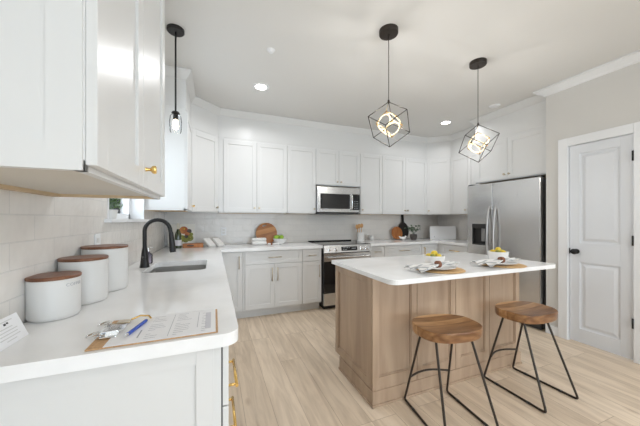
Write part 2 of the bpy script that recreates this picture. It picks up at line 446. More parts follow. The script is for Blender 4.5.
# pantry door
dr = bpy.data.objects.new('door_1', None); dr.location = (XP + .02, DY0, .01); COL.objects.link(dr); struct(dr)
d = MB(); X0 = XP + .006
d.box(X0 + .012, DY0, .012, X0 + .042, DY1, DZ1)
def dframe(m, y0, y1, z0, z1): m.box(X0, y0, z0, X0 + .014, y1, z1, .0015)
pw0, pw1 = DY0 + .085, DY1 - .085
dframe(d, DY0, pw0, .012, DZ1); dframe(d, pw1, DY1, .012, DZ1)
dframe(d, pw0, pw1, .012, .155); dframe(d, pw0, pw1, .835, 1.035); dframe(d, pw0, pw1, 1.955, DZ1)
d.build('door_slab', 'door', dr)
for (z0, z1) in ((.155, .835), (1.035, 1.955)):
    t = bmesh.new()
    a = [(X0 + .010, pw0, z0), (X0 + .010, pw1, z0), (X0 + .010, pw1, z1), (X0 + .010, pw0, z1)]
    i = .018; bq = [(X0 + .0115, pw0 + i, z0 + i), (X0 + .0115, pw1 - i, z0 + i), (X0 + .0115, pw1 - i, z1 - i), (X0 + .0115, pw0 + i, z1 - i)]
    j = .045; c = [(X0 + .002, pw0 + j, z0 + j), (X0 + .002, pw1 - j, z0 + j), (X0 + .002, pw1 - j, z1 - j), (X0 + .002, pw0 + j, z1 - j)]
    A = [t.verts.new(p) for p in a]; Bv = [t.verts.new(p) for p in bq]; Cv = [t.verts.new(p) for p in c]
    for P, Q in ((A, Bv), (Bv, Cv)):
        for k in range(4): t.faces.new((P[k], P[(k + 1) % 4], Q[(k + 1) % 4], Q[k]))
    t.faces.new(Cv); bmesh.ops.recalc_face_normals(t, faces=t.faces)
    m = MB(); m._merge(t); m.build('raised_panel', 'door', dr)
RY = Matrix.Rotation(-PI / 2, 4, 'Y')
def knob_mb(prof, loc, rot): return MB().lathe(prof, 24, Matrix.Translation(loc) @ rot)
kp = [(0, 0), (.026, 0), (.026, .006), (.010, .010), (.010, .030), (.024, .040), (.029, .052), (.024, .064), (0, .069)]
knob_mb(kp, (X0, 1.608, .945), RY).build('door_knob', 'black', dr)
MB().box(X0 - .002, 1.660, .915, X0 + .01, 1.676, .975).build('strike_plate', 'black', dr)
for z in (1.80, 1.04, .30):
    MB().tube([(XP - .022, DY0 - .003, z), (XP - .022, DY0 - .003, z + .09)], .0065).build('hinge', 'black', dr)
# casing, crown, baseboard
c = MB()
CW = .085
c.box(XP - .018, DY1 + .006, 0, XP, DY1 + .006 + CW, DZ1 + .006 + CW, .003)
c.box(XP - .018, DY0 - .006 - CW, 0, XP, DY0 - .006, DZ1 + .006 + CW, .003)
c.box(XP - .018, DY0 - .006, DZ1 + .006, XP, DY1 + .006, DZ1 + .006 + CW, .003)
c.box(XP, DY1 + .004, 0, XP + .06, DY1 + .02, DZ1 + .02).box(XP, DY0 - .02, 0, XP + .06, DY0 - .004, DZ1 + .02).box(XP, DY0 - .02, DZ1 + .004, XP + .06, DY1 + .02, DZ1 + .02)
struct(c.build('trim_1', 'trim'))
bb = MB()
bb.box(XP - .014, DY1 + .006 + CW, 0, XP, 1.88, .10, .003).box(XP - .014, SY1 + .01, 0, XP, DY0 - .006 - CW, .10, .003)
struct(bb.build('baseboard_right', 'trim'))

def sweep(path, prof, closed=False):
    """profile (out, z) swept along a plan polyline, mitred; out is to the right of travel"""
    pts = [Vector((p[0], p[1])) for p in path]; rows = []
    for i, p in enumerate(pts):
        ds = []
        if i > 0: ds.append((p - pts[i - 1]).normalized())
        if i < len(pts) - 1: ds.append((pts[i + 1] - p).normalized())
        ns = [Vector((q.y, -q.x)) for q in ds]
        nn = ns[0] if len(ns) == 1 else (ns[0] + ns[1]).normalized()
        k = 1.0 if len(ns) == 1 else 1.0 / max(.3, nn.dot(ns[0]))
        rows.append([(p.x + nn.x * o * k, p.y + nn.y * o * k, z) for o, z in prof])
    t = bmesh.new(); R = [[t.verts.new(q) for q in row] for row in rows]; n = len(prof)
    for a, b_ in zip(R, R[1:]):
        for i in range(n): t.faces.new((a[i], a[(i + 1) % n], b_[(i + 1) % n], b_[i]))
    t.faces.new(R[0]); t.faces.new(R[-1][::-1])
    bmesh.ops.recalc_face_normals(t, faces=t.faces)
    m = MB(); m._merge(t); return m
crown = [(0, ZC - .075), (.012, ZC - .070), (.020, ZC - .055), (.055, ZC - .022), (.068, ZC - .016), (.068, ZC - .001), (0, ZC - .001)]
struct(sweep([(XP + .06, 1.885), (XP, 1.885), (XP, YR)], [(o * 1.25, z) for o, z in crown]).build('trim_2', 'trim'))
ZU, ZD = 1.365, 2.345       # underside and door top of the wall cabinets
XUL, YUB, XUR = -.232, 3.80, 3.85
XU2 = -.262
fr = [(0, ZD + .028), (.004, ZD + .028), (.004, ZC - .085), (.014, ZC - .078), (.050, ZC - .024), (.058, ZC - .016), (.058, ZC - .001), (-.02, ZC - .001), (-.02, ZD + .028)]
YW0 = 2.95
struct(sweep([(XL + .001, YW0), (XU2, YW0), (XU2, 3.52), (XUL + .28, YUB), (3.575, YUB), (XUR, 3.52), (XUR, 2.815)], fr).build('trim_3', 'cab'))
struct(sweep([(XR - .3, 2.815), (3.57, 2.815), (3.57, 1.885)], fr).build('trim_4', 'cab'))
struct(sweep([(XL + .001, .648), (XUL, .648), (XUL, 1.43), (XL + .001, 1.43)], fr).build('trim_5', 'cab'))

# ------------------------------------------------------------ cabinets
def shaker(m, x0, z0, x1, z1, y=0.0, th=.019, fw=.057):
    """shaker front in local coordinates, face towards -Y"""
    y1 = y; y0 = y - th
    m.box(x0, y0, z0, x0 + fw, y1, z1, .0012, seg=1).box(x1 - fw, y0, z0, x1, y1, z1, .0012, seg=1)
    m.box(x0 + fw, y0, z0, x1 - fw, y1, z0 + fw, .0012, seg=1).box(x0 + fw, y0, z1 - fw, x1 - fw, y1, z1, .0012, seg=1)
    m.box(x0 + fw - .002, y0 + .0085, z0 + fw - .002, x1 - fw + .002, y1, z1 - fw + .002)
    return m
RX = Matrix.Rotation(PI / 2, 4, 'X')
def add_knob(door, x, z, y=-.019, mat='nickel'):
    m = MB().lathe([(0, 0), (.007, 0), (.0055, .006), (.0055, .014), (.013, .020), (.0145, .026), (.012, .031), (0, .033)], 16, Matrix.Translation((x, y, z)) @ RX)
    return m.build('knob', mat, door, local=True)
def add_bar(door, p0, p1, y=-.019, out=.030, mat='nickel', r=.0055):
    m = MB(); p0 = Vector(p0); p1 = Vector(p1)
    a = Vector((p0.x, y - out, p0.y)); b_ = Vector((p1.x, y - out, p1.y)); d_ = (b_ - a).normalized()
    m.tube([a - d_ * .012, b_ + d_ * .012], r)
    for q in (a, b_): m.tube([(q.x, y, q.z), (q.x, y - out, q.z)], r * .85)
    return m.build('handle', mat, door, local=True)

def wall_cabinet(loc, rotz, wd, z0, z1, depth, splits, knobs, label, mat='nickel', poly=None, top=None, kz=.07, under='rawwood'):
    """local frame: x 0..wd, front plane y=0 (doors proud), carcass towards +y. z in world"""
    root = thing('wall_cabinet', (loc[0], loc[1], 0), label, 'cabinet', rotz=rotz)
    root.location.z = z0
    zt = top or z1 + .03
    c = MB(); H = zt - z0
    if poly: c.prism(poly, .018, H)
    else: c.box(0, 0, .018, wd, depth, H)
    if poly:
        n = len(poly)
        for i in range(n):
            p, q = Vector(poly[i]), Vector(poly[(i + 1) % n]); d_ = (q - p); L = d_.length; ang = math.atan2(d_.y, d_.x)
            c.box(0, -.0005, 0, L, .017, .02, mat=Matrix.Translation((p.x, p.y, 0)) @ Matrix.Rotation(ang, 4, 'Z'))
    else: c.box(0, 0, 0, wd, .018, .02).box(0, 0, 0, .016, depth, .02).box(wd - .016, 0, 0, wd, depth, .02)
    c.build('carcass', 'cab', root, local=True)
    if not poly:
        MB().box(.016, .018, .012, wd - .016, depth - .03, .018).build('underside', under, root, local=True)
        MB().box(.016, depth - .03, -.0, wd - .016, depth - .002, .018).build('rear_rail', 'rawwood', root, local=True)
    if not poly:
        for xe in (.0165, wd - .0165): MB().box(xe - .001, .02, 0, xe + .001, depth - .03, .018).build('side_rail_edge', 'rawwood', root, local=True)
    zb, ztp = .012, z1 - z0
    for i, (a, b_) in enumerate(splits):
        d_ = shaker(MB(), a, zb, b_, ztp).build('door', 'cab', root, local=True)
        k = knobs[i]
        if k: add_knob(d_, (a + .030) if k == 'L' else (b_ - .030), kz, mat=mat)
    return root

g = .0025
# near left cabinet, front towards +x ; local x -> +y
r = wall_cabinet((XUL, .648), PI / 2, .782, ZU, ZD, XUL - XL - .002, [(g, .370), (.374, .782 - g)], [None, 'L'], 'large white shaker wall cabinet above the canisters, with a brass knob', 'brass', kz=.075, under='under')
# shaker end panel facing the camera
MB().box(-.006, 0.002, 0, 0, .056, ZD - ZU + .03).box(-.006, .056, 0, 0, XUL - XL - .002, .057).box(-.004, .056, .057, 0, XUL - XL - .002, ZD - ZU + .03).build('end_panel', 'cab', r, local=True)
wall_cabinet((XU2, YW0), PI / 2, 3.52 - YW0, ZU, ZD, XU2 - XL - .002, [(g, 3.52 - YW0 - g)], ['R'], 'white wall cabinet right of the sink window with plain bright side panel', 'brass')
# left diagonal corner
def diag(loc, ang, wcorners, label, knob):
    Minv = (Matrix.Translation((loc[0], loc[1], 0)) @ Matrix.Rotation(ang, 4, 'Z')).inverted()
    pl = [tuple((Minv @ Vector((p[0], p[1], 0)))[:2]) for p in wcorners]
    L = Vector(pl[1]).length
    return wall_cabinet(loc, ang, L, ZU, ZD, .3, [(.012, L - .012)], [knob], label, poly=pl)
diag((XU2, 3.52), math.atan2(.28, XUL + .28 - XU2), [(XU2, 3.52), (XUL + .28, YUB), (XUL + .28, YB - .002), (XL + .002, YB - .002), (XL + .002, 3.52)], 'angled corner wall cabinet above the wine bottle and cookbook', 'R')
xs = [XUL + .28, .985, 1.43, 2.195, 2.62, 3.575]
D = YB - YUB - .002
wd = xs[1] - xs[0]
wall_cabinet((xs[0], YUB), 0, wd, ZU, ZD, D, [(.07, .07 + (wd - .07) / 2 - .0015), (.07 + (wd - .07) / 2 + .0015, wd - g)], ['R', 'L'], 'double-door white wall cabinet above the round wooden board and green apples')
wall_cabinet((xs[1], YUB), 0, xs[2] - xs[1], ZU, ZD, D, [(g, xs[2] - xs[1] - g)], ['R'], 'single-door white wall cabinet directly left of the microwave')
wd = xs[3] - xs[2]
wall_cabinet((xs[2], YUB), 0, wd, 1.80, ZD, D, [(g, wd / 2 - .0015), (wd / 2 + .0015, wd - g)], ['R', 'L'], 'short double-door white wall cabinet directly above the microwave', kz=.06)
wall_cabinet((xs[3], YUB), 0, xs[4] - xs[3], ZU, ZD, D, [(g, xs[4] - xs[3] - g)], ['L'], 'single-door white wall cabinet directly right of the microwave')
wd = xs[5] - xs[4]
wall_cabinet((xs[4], YUB), 0, wd, ZU, ZD, D, [(g, wd / 2 - .0015), (wd / 2 + .0015, wd - g)], ['R', 'L'], 'double-door white wall cabinet above the black paddle board and potted plant')
diag((3.575, YUB), -math.atan2(.28, .275), [(3.575, YUB), (XUR, 3.52), (XR - .002, 3.52), (XR - .002, YB - .002), (3.575, YB - .002)], 'angled corner wall cabinet above the glossy white panel', 'L')
wd = .705
wall_cabinet((XUR, 3.52), -PI / 2, wd, ZU, ZD, XR - XUR - .002, [(g, wd / 2 - .0015), (wd / 2 + .0015, wd - g)], ['R', 'L'], 'white wall cabinet between the right corner and the refrigerator')
wd = 2.815 - 1.885
wall_cabinet((3.57, 2.815), -PI / 2, wd, 1.80, ZD, XR - 3.57 - .002, [(.02, wd / 2 - .0015), (wd / 2 + .0015, wd - .02)], ['R', 'L'], 'deep white double-door cabinet over the stainless refrigerator', kz=.07)

def base_cabinet(loc, rotz, wd, depth, label, drawers=(), doors=(), toe=True, hmat='nickel', name='base_cabinet', toe_in=.07):
    root = thing(name, (loc[0], loc[1], 0), label, 'cabinet', rotz=rotz)
    c = MB().box(0, 0, .105, wd, depth, .872).box(0, toe_in, 0, wd, depth, .105)
    c.build('carcass', 'cab', root, local=True)
    for (a, z0, b_, z1, h) in drawers:
        d_ = shaker(MB(), a, z0, b_, z1, fw=.045).build('drawer', 'cab', root, local=True)
        if h: add_bar(d_, ((a + b_) / 2 - h / 2, (z0 + z1) / 2), ((a + b_) / 2 + h / 2, (z0 + z1) / 2), mat=hmat)
    for (a, z0, b_, z1, side) in doors:
        d_ = shaker(MB(), a, z0, b_, z1).build('door', 'cab', root, local=True)
        x = a + .035 if side == 'L' else b_ - .035
        if side: add_bar(d_, (x, z1 - .21), (x, z1 - .06), mat=hmat)
    return root
YF = 3.53          # base carcass plane on the back wall
DB = YB - YF - .002
XF = .022          # base carcass plane on the left wall
DL = XF - XL - .002
zt = .865
# left run, local x -> +y
r = base_cabinet((XF, .945), PI / 2, .455, DL, 'white drawer base cabinet at the near end of the left counter with brass pulls',
    hmat='brass')
MB().box(.001, -.0045, .11, .454, 0, .868).build('gap_shade_sheet', 'gapshade_print', r, local=True)  # dark sheet standing in for shade in the slit behind the drawer fronts
for (z0, z1, hz, h0) in ((.652, zt, .700, .03), (.388, .648, .51, .09), (.12, .384, .33, .09)):
    d_ = shaker(MB(), g, z0, .455 - g, z1, y=-.0045, fw=.045).build('drawer', 'cab', r, local=True)
    add_bar(d_, (h0, hz), (h0 + .16, hz), y=-.0235, out=.028, mat='brass')
e = MB()   # framed end panel, faces the camera
W_ = DL
e.box(-.018, .022, 0, -.001, .075, .872, .001, seg=1).box(-.018, DL - .057, 0, -.001, DL, .872, .001, seg=1).box(-.018, .075, .815, -.001, DL - .057, .872).box(-.018, .075, 0, -.001, DL - .057, .11).box(-.011, .07, .1, -.001, DL - .05, .82)
e.build('end_panel', 'cab', r, local=True)
# sink base (with real hollow for the bowl)
SX0, SX1, SYa, SYb = -.455, -.055, 2.10, 2.60
r = thing('base_cabinet', (XF, 2.02, 0), 'white sink base cabinet under the stainless sink', 'cabinet', rotz=PI / 2)
MB().box(0, 0, .105, .72, .02, .872).box(0, .02, .105, .018, DL, .872).box(.702, .02, .105, .72, DL, .872).box(.018, .02, .105, .702, DL, .12).box(0, .07, 0, .72, DL, .105).build('carcass', 'cab', r, local=True)
for a, b_, s in ((g, .358, 'R'), (.362, .72 - g, 'L')):
    dd = shaker(MB(), a, .12, b_, zt).build('door', 'cab', r, local=True); x = b_ - .035 if s == 'R' else a + .035
    add_bar(dd, (x, .64), (x, .79))
# corner units
r = thing('base_cabinet', (XL + .002, 2.742, 0), 'white corner base cabinet left of the wide drawer, tall pull on its door', 'cabinet')
c = MB().prism([(XL + .002, 2.742), (XF, 2.742), (XF, YF), (.335, YF), (.335, YB - .002), (XL + .002, YB - .002)], .105, .872)
c.prism([(XL + .002, 2.742), (XF - .07, 2.742), (XF - .07, YF + .07), (.335, YF + .07), (.335, YB - .002), (XL + .002, YB - .002)], 0, .105).build('carcass', 'cab', r)
q = MB(); shaker(q, .06, .12, .328, zt, y=YF); dd = q.build('door', 'cab', r)
ml = MB(); ml.tube([(.293, YF - .05, .655), (.293, YF - .05, .815)], .0055); ml.tube([(.293, YF - .019, .66), (.293, YF - .05, .66)], .005); ml.tube([(.293, YF - .019, .81), (.293, YF - .05, .81)], .005); ml.build('handle', 'nickel', dd)
q = MB(); shaker(q, 0, 0, 0.76, .745); 
q.bm.transform(Matrix.Translation((XF, 2.746, .12)) @ Matrix.Rotation(PI / 2, 4, 'Z')); q.build('door', 'cab', r)
# back run
wd = 1.125 - .337
base_cabinet((.337, YF), 0, wd, DB, 'wide white base cabinet with one long drawer over two doors', drawers=[(.03, .70, wd - g, zt, .15)], doors=[(.03, .12, .03 + (wd - .03) / 2 - .0015, .694, 'R'), (.03 + (wd - .03) / 2 + .0015, .12, wd - g, .694, 'L')])
wd = 1.412 - 1.127
base_cabinet((1.127, YF), 0, wd, DB, 'narrow white base cabinet directly left of the range', drawers=[(g, .70, wd - g, zt, .09)], doors=[(g, .12, wd - g, .694, 'R')])
wd = 2.47 - 2.198
base_cabinet((2.198, YF), 0, wd, DB, 'narrow white base cabinet directly right of the range', drawers=[(g, .70, wd - g, zt, .09)], doors=[(g, .12, wd - g, .694, 'L')])
wd = 3.20 - 2.472
base_cabinet((2.472, YF), 0, wd, DB, 'wide white base cabinet beneath the black paddle board', drawers=[(g, .70, wd - g, zt, .17)], doors=[(g, .12, wd / 2 - .0015, .694, 'R'), (wd / 2 + .0015, .12, wd - g, .694, 'L')])
XRF = 3.565
r = thing('base_cabinet', (XR - .3, YB - .3, 0), 'white corner base cabinet under the glossy white panel', 'cabinet')
MB().prism([(3.202, YF), (XRF, YF), (XRF, 3.44), (XR - .002, 3.44), (XR - .002, YB - .002), (3.202, YB - .002)], .105, .872).prism([(3.202, YF + .07), (XRF + .07, YF + .07), (XRF + .07, 3.44), (XR - .002, 3.44), (XR - .002, YB - .002), (3.202, YB - .002)], 0, .105).build('carcass', 'cab', r)
q = MB(); shaker(q, 3.206, .12, XRF - .024, zt, y=YF); dd = q.build('door', 'cab', r)
ml = MB(); ml.tube([(3.245, YF - .05, .655), (3.245, YF - .05, .815)], .006); ml.tube([(3.245, YF - .019, .66), (3.245, YF - .05, .66)], .005); ml.tube([(3.245, YF - .019, .81), (3.245, YF - .05, .81)], .005); ml.build('handle', 'brass', dd)
wd = 3.438 - 2.872
base_cabinet((XRF, 3.438), -PI / 2, wd, XR - XRF - .002, 'white base cabinet directly left of the refrigerator', drawers=[(g, .70, wd - g, zt, .16)], doors=[(g, .12, wd / 2 - .0015, .694, 'R'), (wd / 2 + .0015, .12, wd - g, .694, 'L')], hmat='brass')

# countertops
def rounded(pts, radii, n=6):
    out = []
    for i, p in enumerate(pts):
        r_ = radii[i]
        if r_ == 0: out.append(tuple(p)); continue
        P = Vector(p); A = (Vector(pts[i - 1]) - P).normalized(); B_ = (Vector(pts[(i + 1) % len(pts)]) - P).normalized()
        c_ = P + (A + B_) * r_
        a0 = P + A * r_ - c_; a1 = P + B_ * r_ - c_
        for k in range(n + 1):
            t_ = k / n; v = (a0 * math.cos(t_ * PI / 2) + a1 * math.sin(t_ * PI / 2)); out.append((c_.x + v.x, c_.y + v.y))
    return out
ZT = .914
ct = rounded([(XL + .010, .888), (.076, .888), (.076, 3.48), (1.420, 3.48), (1.420, YB - .010), (XL + .010, YB - .010)], [0, .05, 0, 0, 0, 0])
cm = MB().slab_hole(0, 0, 0, 0, SX0, SYa, SX1, SYb, .874, ZT, outer=ct, inner=rounded([(SX0, SYa), (SX1, SYa), (SX1, SYb), (SX0, SYb)], [.05] * 4))
tag(recenter(cm.build('countertop', 'quartz'), (0, 2.2, ZT)), 'white quartz countertop running along the left wall and around to the range', 'countertop')
ct = [(2.192, 3.48), (3.52, 3.48), (3.52, 2.872), (XR - .010, 2.872), (XR - .010, YB - .010), (2.192, YB - .010)]
tag(recenter(MB().prism(ct, .874, ZT, bev=.002).build('countertop', 'quartz'), (3, 3.8, ZT)), 'white quartz countertop right of the range reaching the refrigerator', 'countertop')

# ------------------------------------------------------------ sink and faucet
sk = MB(); t_ = .004; zb = .72
sk.box(SX0 - .006, SYa - .006, zb, SX1 + .006, SYb + .006, zb + t_)
sk.box(SX0 - .01, SYa - .01, zb, SX0 - .003, SYb + .01, .8735).box(SX1 + .003, SYa - .01, zb, SX1 + .01, SYb + .01, .8735)
sk.box(SX0 - .01, SYa - .01, zb, SX1 + .01, SYa - .003, .8735).box(SX0 - .01, SYb + .003, zb, SX1 + .01, SYb + .01, .8735)
sroot = thing('sink', (-.25, 2.35, .72), 'undermount stainless steel sink bowl in the left counter', 'sink')
sk.build('bowl', 'sinksteel', sroot)
MB().lathe([(0, zb + .004), (.04, zb + .004), (.045, zb + .008), (.035, zb + .010), (0, zb + .007)], 24, cx=-.25, cy=2.35).build('drain', 'chrome', sroot)

FX, FY = -.485, 2.36
fc = thing('kitchen_faucet', (FX, FY, ZT), 'matte black gooseneck pull-down faucet behind the sink', 'faucet')
MB().lathe([(0, ZT), (.032, ZT), (.032, ZT + .008), (.028, ZT + .03), (.020, ZT + .115), (.015, ZT + .15), (.0145, ZT + .16), (0, ZT + .16)], 24, cx=FX, cy=FY).build('base', 'black', fc)
R_ = .085; ztop = ZT + .272
arc = [(FX, FY, ZT + .15), (FX, FY, ztop)] + [(FX + R_ - R_ * math.cos(a), FY, ztop + R_ * math.sin(a)) for a in [PI * k / 14 for k in range(1, 14)]] + [(FX + 2 * R_ + .004, FY, ztop - .02)]
MB().tube(arc, .0145, 14).build('spout', 'black', fc)
MB().tube([(FX + 2 * R_ + .004, FY, ztop - .01), (FX + 2 * R_ + .009, FY, ztop - .06), (FX + 2 * R_ + .016, FY, ztop - .15), (FX + 2 * R_ + .018, FY, ztop - .165)], [.0155, .019, .023, .021], 16).build('spray_head', 'black', fc)
MB().tube([(FX, FY - .015, ZT + .07), (FX, FY - .05, ZT + .078), (FX + .01, FY - .10, ZT + .10)], [.009, .007, .006]).build('lever', 'black', fc)
sd = thing('soap_dispenser', (-.50, 2.55, ZT), 'small clear glass soap bottle beside the black faucet', 'bottle')
MB().lathe([(0, ZT + .001), (.03, ZT + .001), (.033, ZT + .01), (.033, ZT + .07), (.014, ZT + .09), (.014, ZT + .10), (0, ZT + .10)], 20, cx=-.50, cy=2.55).build('bottle_body', glassmat('lilac_glass', (.72, .70, .80), .02, .3), sd)
MB().lathe([(0, ZT + .10), (.015, ZT + .10), (.015, ZT + .115), (.005, ZT + .118), (.005, ZT + .135), (0, ZT + .135)], 16, cx=-.50, cy=2.55).tube([(-.5, 2.55, ZT + .132), (-.46, 2.55, ZT + .13)], .004).build('pump', 'chrome', sd)

# dishwasher
dw = thing('dishwasher', (XF, 1.405, 0), 'stainless dishwasher under the left counter with a bowed bar handle', 'dishwasher', rotz=PI / 2)
MB().box(.004, .02, .10, .606, DL, .868).box(.004, .05, 0, .606, DL, .10).build('body', 'blackplastic', dw, local=True)
MB().box(.004, -.02, .11, .606, .018, .866, .004).build('door', 'steeld', dw, local=True)
pts = [(.05 + .51 * k / 12, -.028 - .045 * math.sin(PI * k / 12), .80) for k in range(13)]
MB().tube([(.05, -.018, .80)] + pts + [(.56, -.018, .80)], .012, 12).build('handle', 'steeld', dw, local=True)

# ------------------------------------------------------------ range
RX_0, RX_1 = 1.425, 2.187
rg = thing('range', ((RX_0 + RX_1) / 2, 3.8, 0), 'slide-in stainless electric range with black glass oven door', 'range')
MB().box(RX_0, 3.50, .06, RX_1, YB - .02, .905).box(RX_0 + .03, 3.53, 0, RX_1 - .03, YB - .03, .06).build('body', 'blackplastic', rg)
MB().box(RX_0 - .004, 3.475, .905, RX_1 + .004, YB - .012, .918, .002).box(RX_0 - .004, YB - .05, .918, RX_1 + .004, YB - .012, .934).build('cooktop', 'blackglass', rg)
pn = MB(); tilt = Matrix.Translation((0, 3.475, .905)) @ Matrix.Rotation(math.radians(-14), 4, 'X')
pn.box(RX_0, -.02, -.105, RX_1, .02, 0.004, .003, mat=tilt); pn.build('control_panel', 'steel', rg)
disp = MB().box(RX_0 + .265, -.0225, -.082, RX_0 + .52, -.018, -.024, mat=tilt).build('display', 'blackglass', rg)
dm = MB()
for (a, b_, zz) in ((.29, .33, -.04), (.345, .375, -.04), (.385, .40, -.04), (.29, .31, -.065), (.325, .345, -.065), (.43, .50, -.052)):
    dm.box(RX_0 + a, -.0232, zz - .004, RX_0 + b_, -.0222, zz + .004, mat=tilt)
dm.build('display_marks', 'screen', disp)
for kx in (.085, .185, .60, .685):
    MB().lathe([(0, 0), (.031, 0), (.031, .006), (.024, .008), (.022, .03), (.019, .034), (0, .034)], 24, tilt @ Matrix.Translation((RX_0 + kx, -.0195, -.052)) @ RX).build('knob', 'chrome', rg)
MB().box(RX_0 + .002, 3.455, .245, RX_1 - .002, 3.50, .795, .004).build('oven_door', 'blackglass', rg)
od = MB().box(RX_0 + .002, 3.452, .685, RX_1 - .002, 3.457, .795, .001).build('door_trim', 'steel', rg)
m = MB().tube([(RX_0 + .04, 3.41, .745), (RX_1 - .04, 3.41, .745)], .014, 14)
for xx in (RX_0 + .06, RX_1 - .06): m.tube([(xx, 3.455, .745), (xx, 3.41, .745)], .010)
m.build('oven_handle', 'steel', rg)
MB().box(RX_0 + .002, 3.455, .065, RX_1 - .002, 3.50, .238, .004).build('drawer', 'steel', rg)

# ------------------------------------------------------------ microwave
mw = thing('microwave', ((RX_0 + RX_1) / 2, 3.8, 1.375), 'stainless over-the-range microwave with black window and vertical handle', 'microwave')
MY = 3.735; MX0, MX1, MZ0, MZ1 = 1.432, 2.155, 1.372, 1.775
MB().box(MX0, MY + .02, MZ0, MX1, YB - .010, MZ1).build('body', 'blackplastic', mw)
MB().box(MX0, MY, MZ0 + .055, MX0 + .575, MY + .022, MZ1 - .10, .002).box(MX0, MY, MZ0 + .02, MX1, MY + .022, MZ0 + .055, .002).box(MX0, MY, MZ1 - .10, MX1, MY + .022, MZ1, .002).build('face_frame', 'steel', mw)
MB().box(MX0 + .055, MY - .004, MZ0 + .070, MX0 + .545, MY + .001, MZ1 - .105, .001).build('door_window', 'blackglass', mw)
MB().box(MX0 + .577, MY - .002, MZ0 + .057, MX1 - .002, MY + .02, MZ1 - .102, .001).build('keypad', 'blackglass', mw)
kpm = MB()
for i in range(5):
    for j in range(3): kpm.box(MX0 + .625 + j * .028, MY - .0028, MZ0 + .075 + i * .028, MX0 + .638 + j * .028, MY - .0018, MZ0 + .083 + i * .028)
kpm.build('keypad_marks', 'screen', mw)
hm = MB().tube([(MX0 + .568, MY - .005, MZ0 + .055), (MX0 + .568, MY - .038, MZ0 + .085), (MX0 + .568, MY - .045, MZ0 + .18), (MX0 + .568, MY - .038, MZ1 - .13), (MX0 + .568, MY - .005, MZ1 - .10)], .012, 12)
hm.build('handle', 'chrome', mw)
MB().box(MX0 + .01, MY + .01, MZ0 - .012, MX1 - .01, YB - .05, MZ0 + .002).build('vent_base', 'blackplastic', mw)

# ------------------------------------------------------------ refrigerator
FX0 = 3.45; FY0, FY1 = 1.912, 2.855; FYs = 2.475
rf = thing('refrigerator', (FX0 + .4, 2.39, 0), 'tall stainless side-by-side refrigerator with dispenser in its left door', 'refrigerator')
MB().box(FX0 + .065, FY0 + .012, .03, XR - .03, FY1 - .012, 1.755).box(FX0 + .1, FY0 + .03, 0, XR - .05, FY1 - .03, .03).build('body', newmat('fridge_side_grey', (.12, .12, .125), .5), rf)
M['steelh'] = steel_mat('handle_steel', (1, 1, 1), (.42, .41, .40), .38)
M['steelf'] = steel_mat('fridge_steel', (60, 60, 1), (.70, .69, .68), .24)
MB().box(FX0, FY0, .09, FX0 + .06, FYs - .003, 1.765, .006).build('refrigerator_door', 'steelf', rf)
lt = MB()
dy0, dy1, dz0, dz1 = 2.535, 2.775, .925, 1.215
lt.box(FX0, FYs + .003, .09, FX0 + .06, FY1, dz0, .004).box(FX0, FYs + .003, dz1, FX0 + .06, FY1, 1.765, .004).box(FX0 + .001, FYs + .003, dz0 - .01, FX0 + .06, dy0, dz1 + .01).box(FX0 + .001, dy1, dz0 - .01, FX0 + .06, FY1 - .001, dz1 + .01)
fd = lt.build('freezer_door', 'steelf', rf)
dp = MB().box(FX0 + .045, dy0, dz0, FX0 + .058, dy1, dz1).box(FX0 - .003, dy0, dz1 - .06, FX0 + .045, dy1, dz1).box(FX0 - .002, dy0, dz0, FX0 + .045, dy1, dz0 + .012).box(FX0 - .002, dy0, dz0, FX0 + .045, dy0 + .008, dz1).box(FX0 - .002, dy1 - .008, dz0, FX0 + .045, dy1, dz1)
dp.build('dispenser', 'blackplastic', fd)
MB().box(FX0 + .02, 2.60, dz0 + .05, FX0 + .035, 2.65, dz1 - .06, .003).build('dispenser_paddle', M['steeld'], fd)
for yy, par in ((2.515, fd), (2.425, rf)):
    pts = [(FX0 - .058 * math.sin(PI * k / 16) ** .6 - .001, yy, .55 + .90 * k / 16) for k in range(17)]
    MB().tube(pts, .0135, 12).build('handle', 'steelh', par)
MB().box(FX0 + .03, FY0 + .01, .012, FX0 + .07, FY1 - .01, .085, .004).build('kick_grille', 'blackplastic', rf)
for yy in (FY0 + .035, FY1 - .035): MB().box(FX0 + .01, yy - .03, 1.765, FX0 + .09, yy + .03, 1.78, .004).build('hinge_cover', 'blackplastic', rf)

# ------------------------------------------------------------ island
IX0, IX1, IY0, IY1 = 1.0, 2.52, 1.56, 2.16
isl = thing('kitchen_island', (1.76, 1.86, 0), 'taupe-stained wood kitchen island body with recessed panels', 'island')
MB().box(IX0 + .018, IY0 + .018, .0, IX1 - .018, IY1 - .09, .11).box(IX0 + .018, IY0 + .018, .11, IX1 - .018, IY1 - .02, .8835).build('carcass', 'island', isl)
def ipanel(wd, z0=0.0, z1=.883, y=0, sl=.055, sr=.055, bot=.19, topw=.055):
    m = MB()
    m.box(0, -.018, z0, sl, 0, z1, .0012, seg=1).box(wd - sr, -.018, z0, wd, 0, z1, .0012, seg=1)
    m.box(sl, -.018, z1 - topw, wd - sr, 0, z1, .0012, seg=1).box(sl, -.018, z0, wd - sr, 0, z0 + bot, .0012, seg=1)
    m.box(sl - .002, -.005, z0 + bot - .002, wd - sr + .002, 0, z1 - topw + .002)
    q = .009; a0, a1, c0, c1 = sl - .001, wd - sr + .001, z0 + bot - .001, z1 - topw + .001
    m.box(a0, -.012, c0, a0 + q, -.004, c1, .003).box(a1 - q, -.012, c0, a1, -.004, c1, .003).box(a0, -.012, c0, a1, -.004, c0 + q, .003).box(a0, -.012, c1 - q, a1, -.004, c1, .003)
    return m
n4 = (IX1 - IX0) / 4
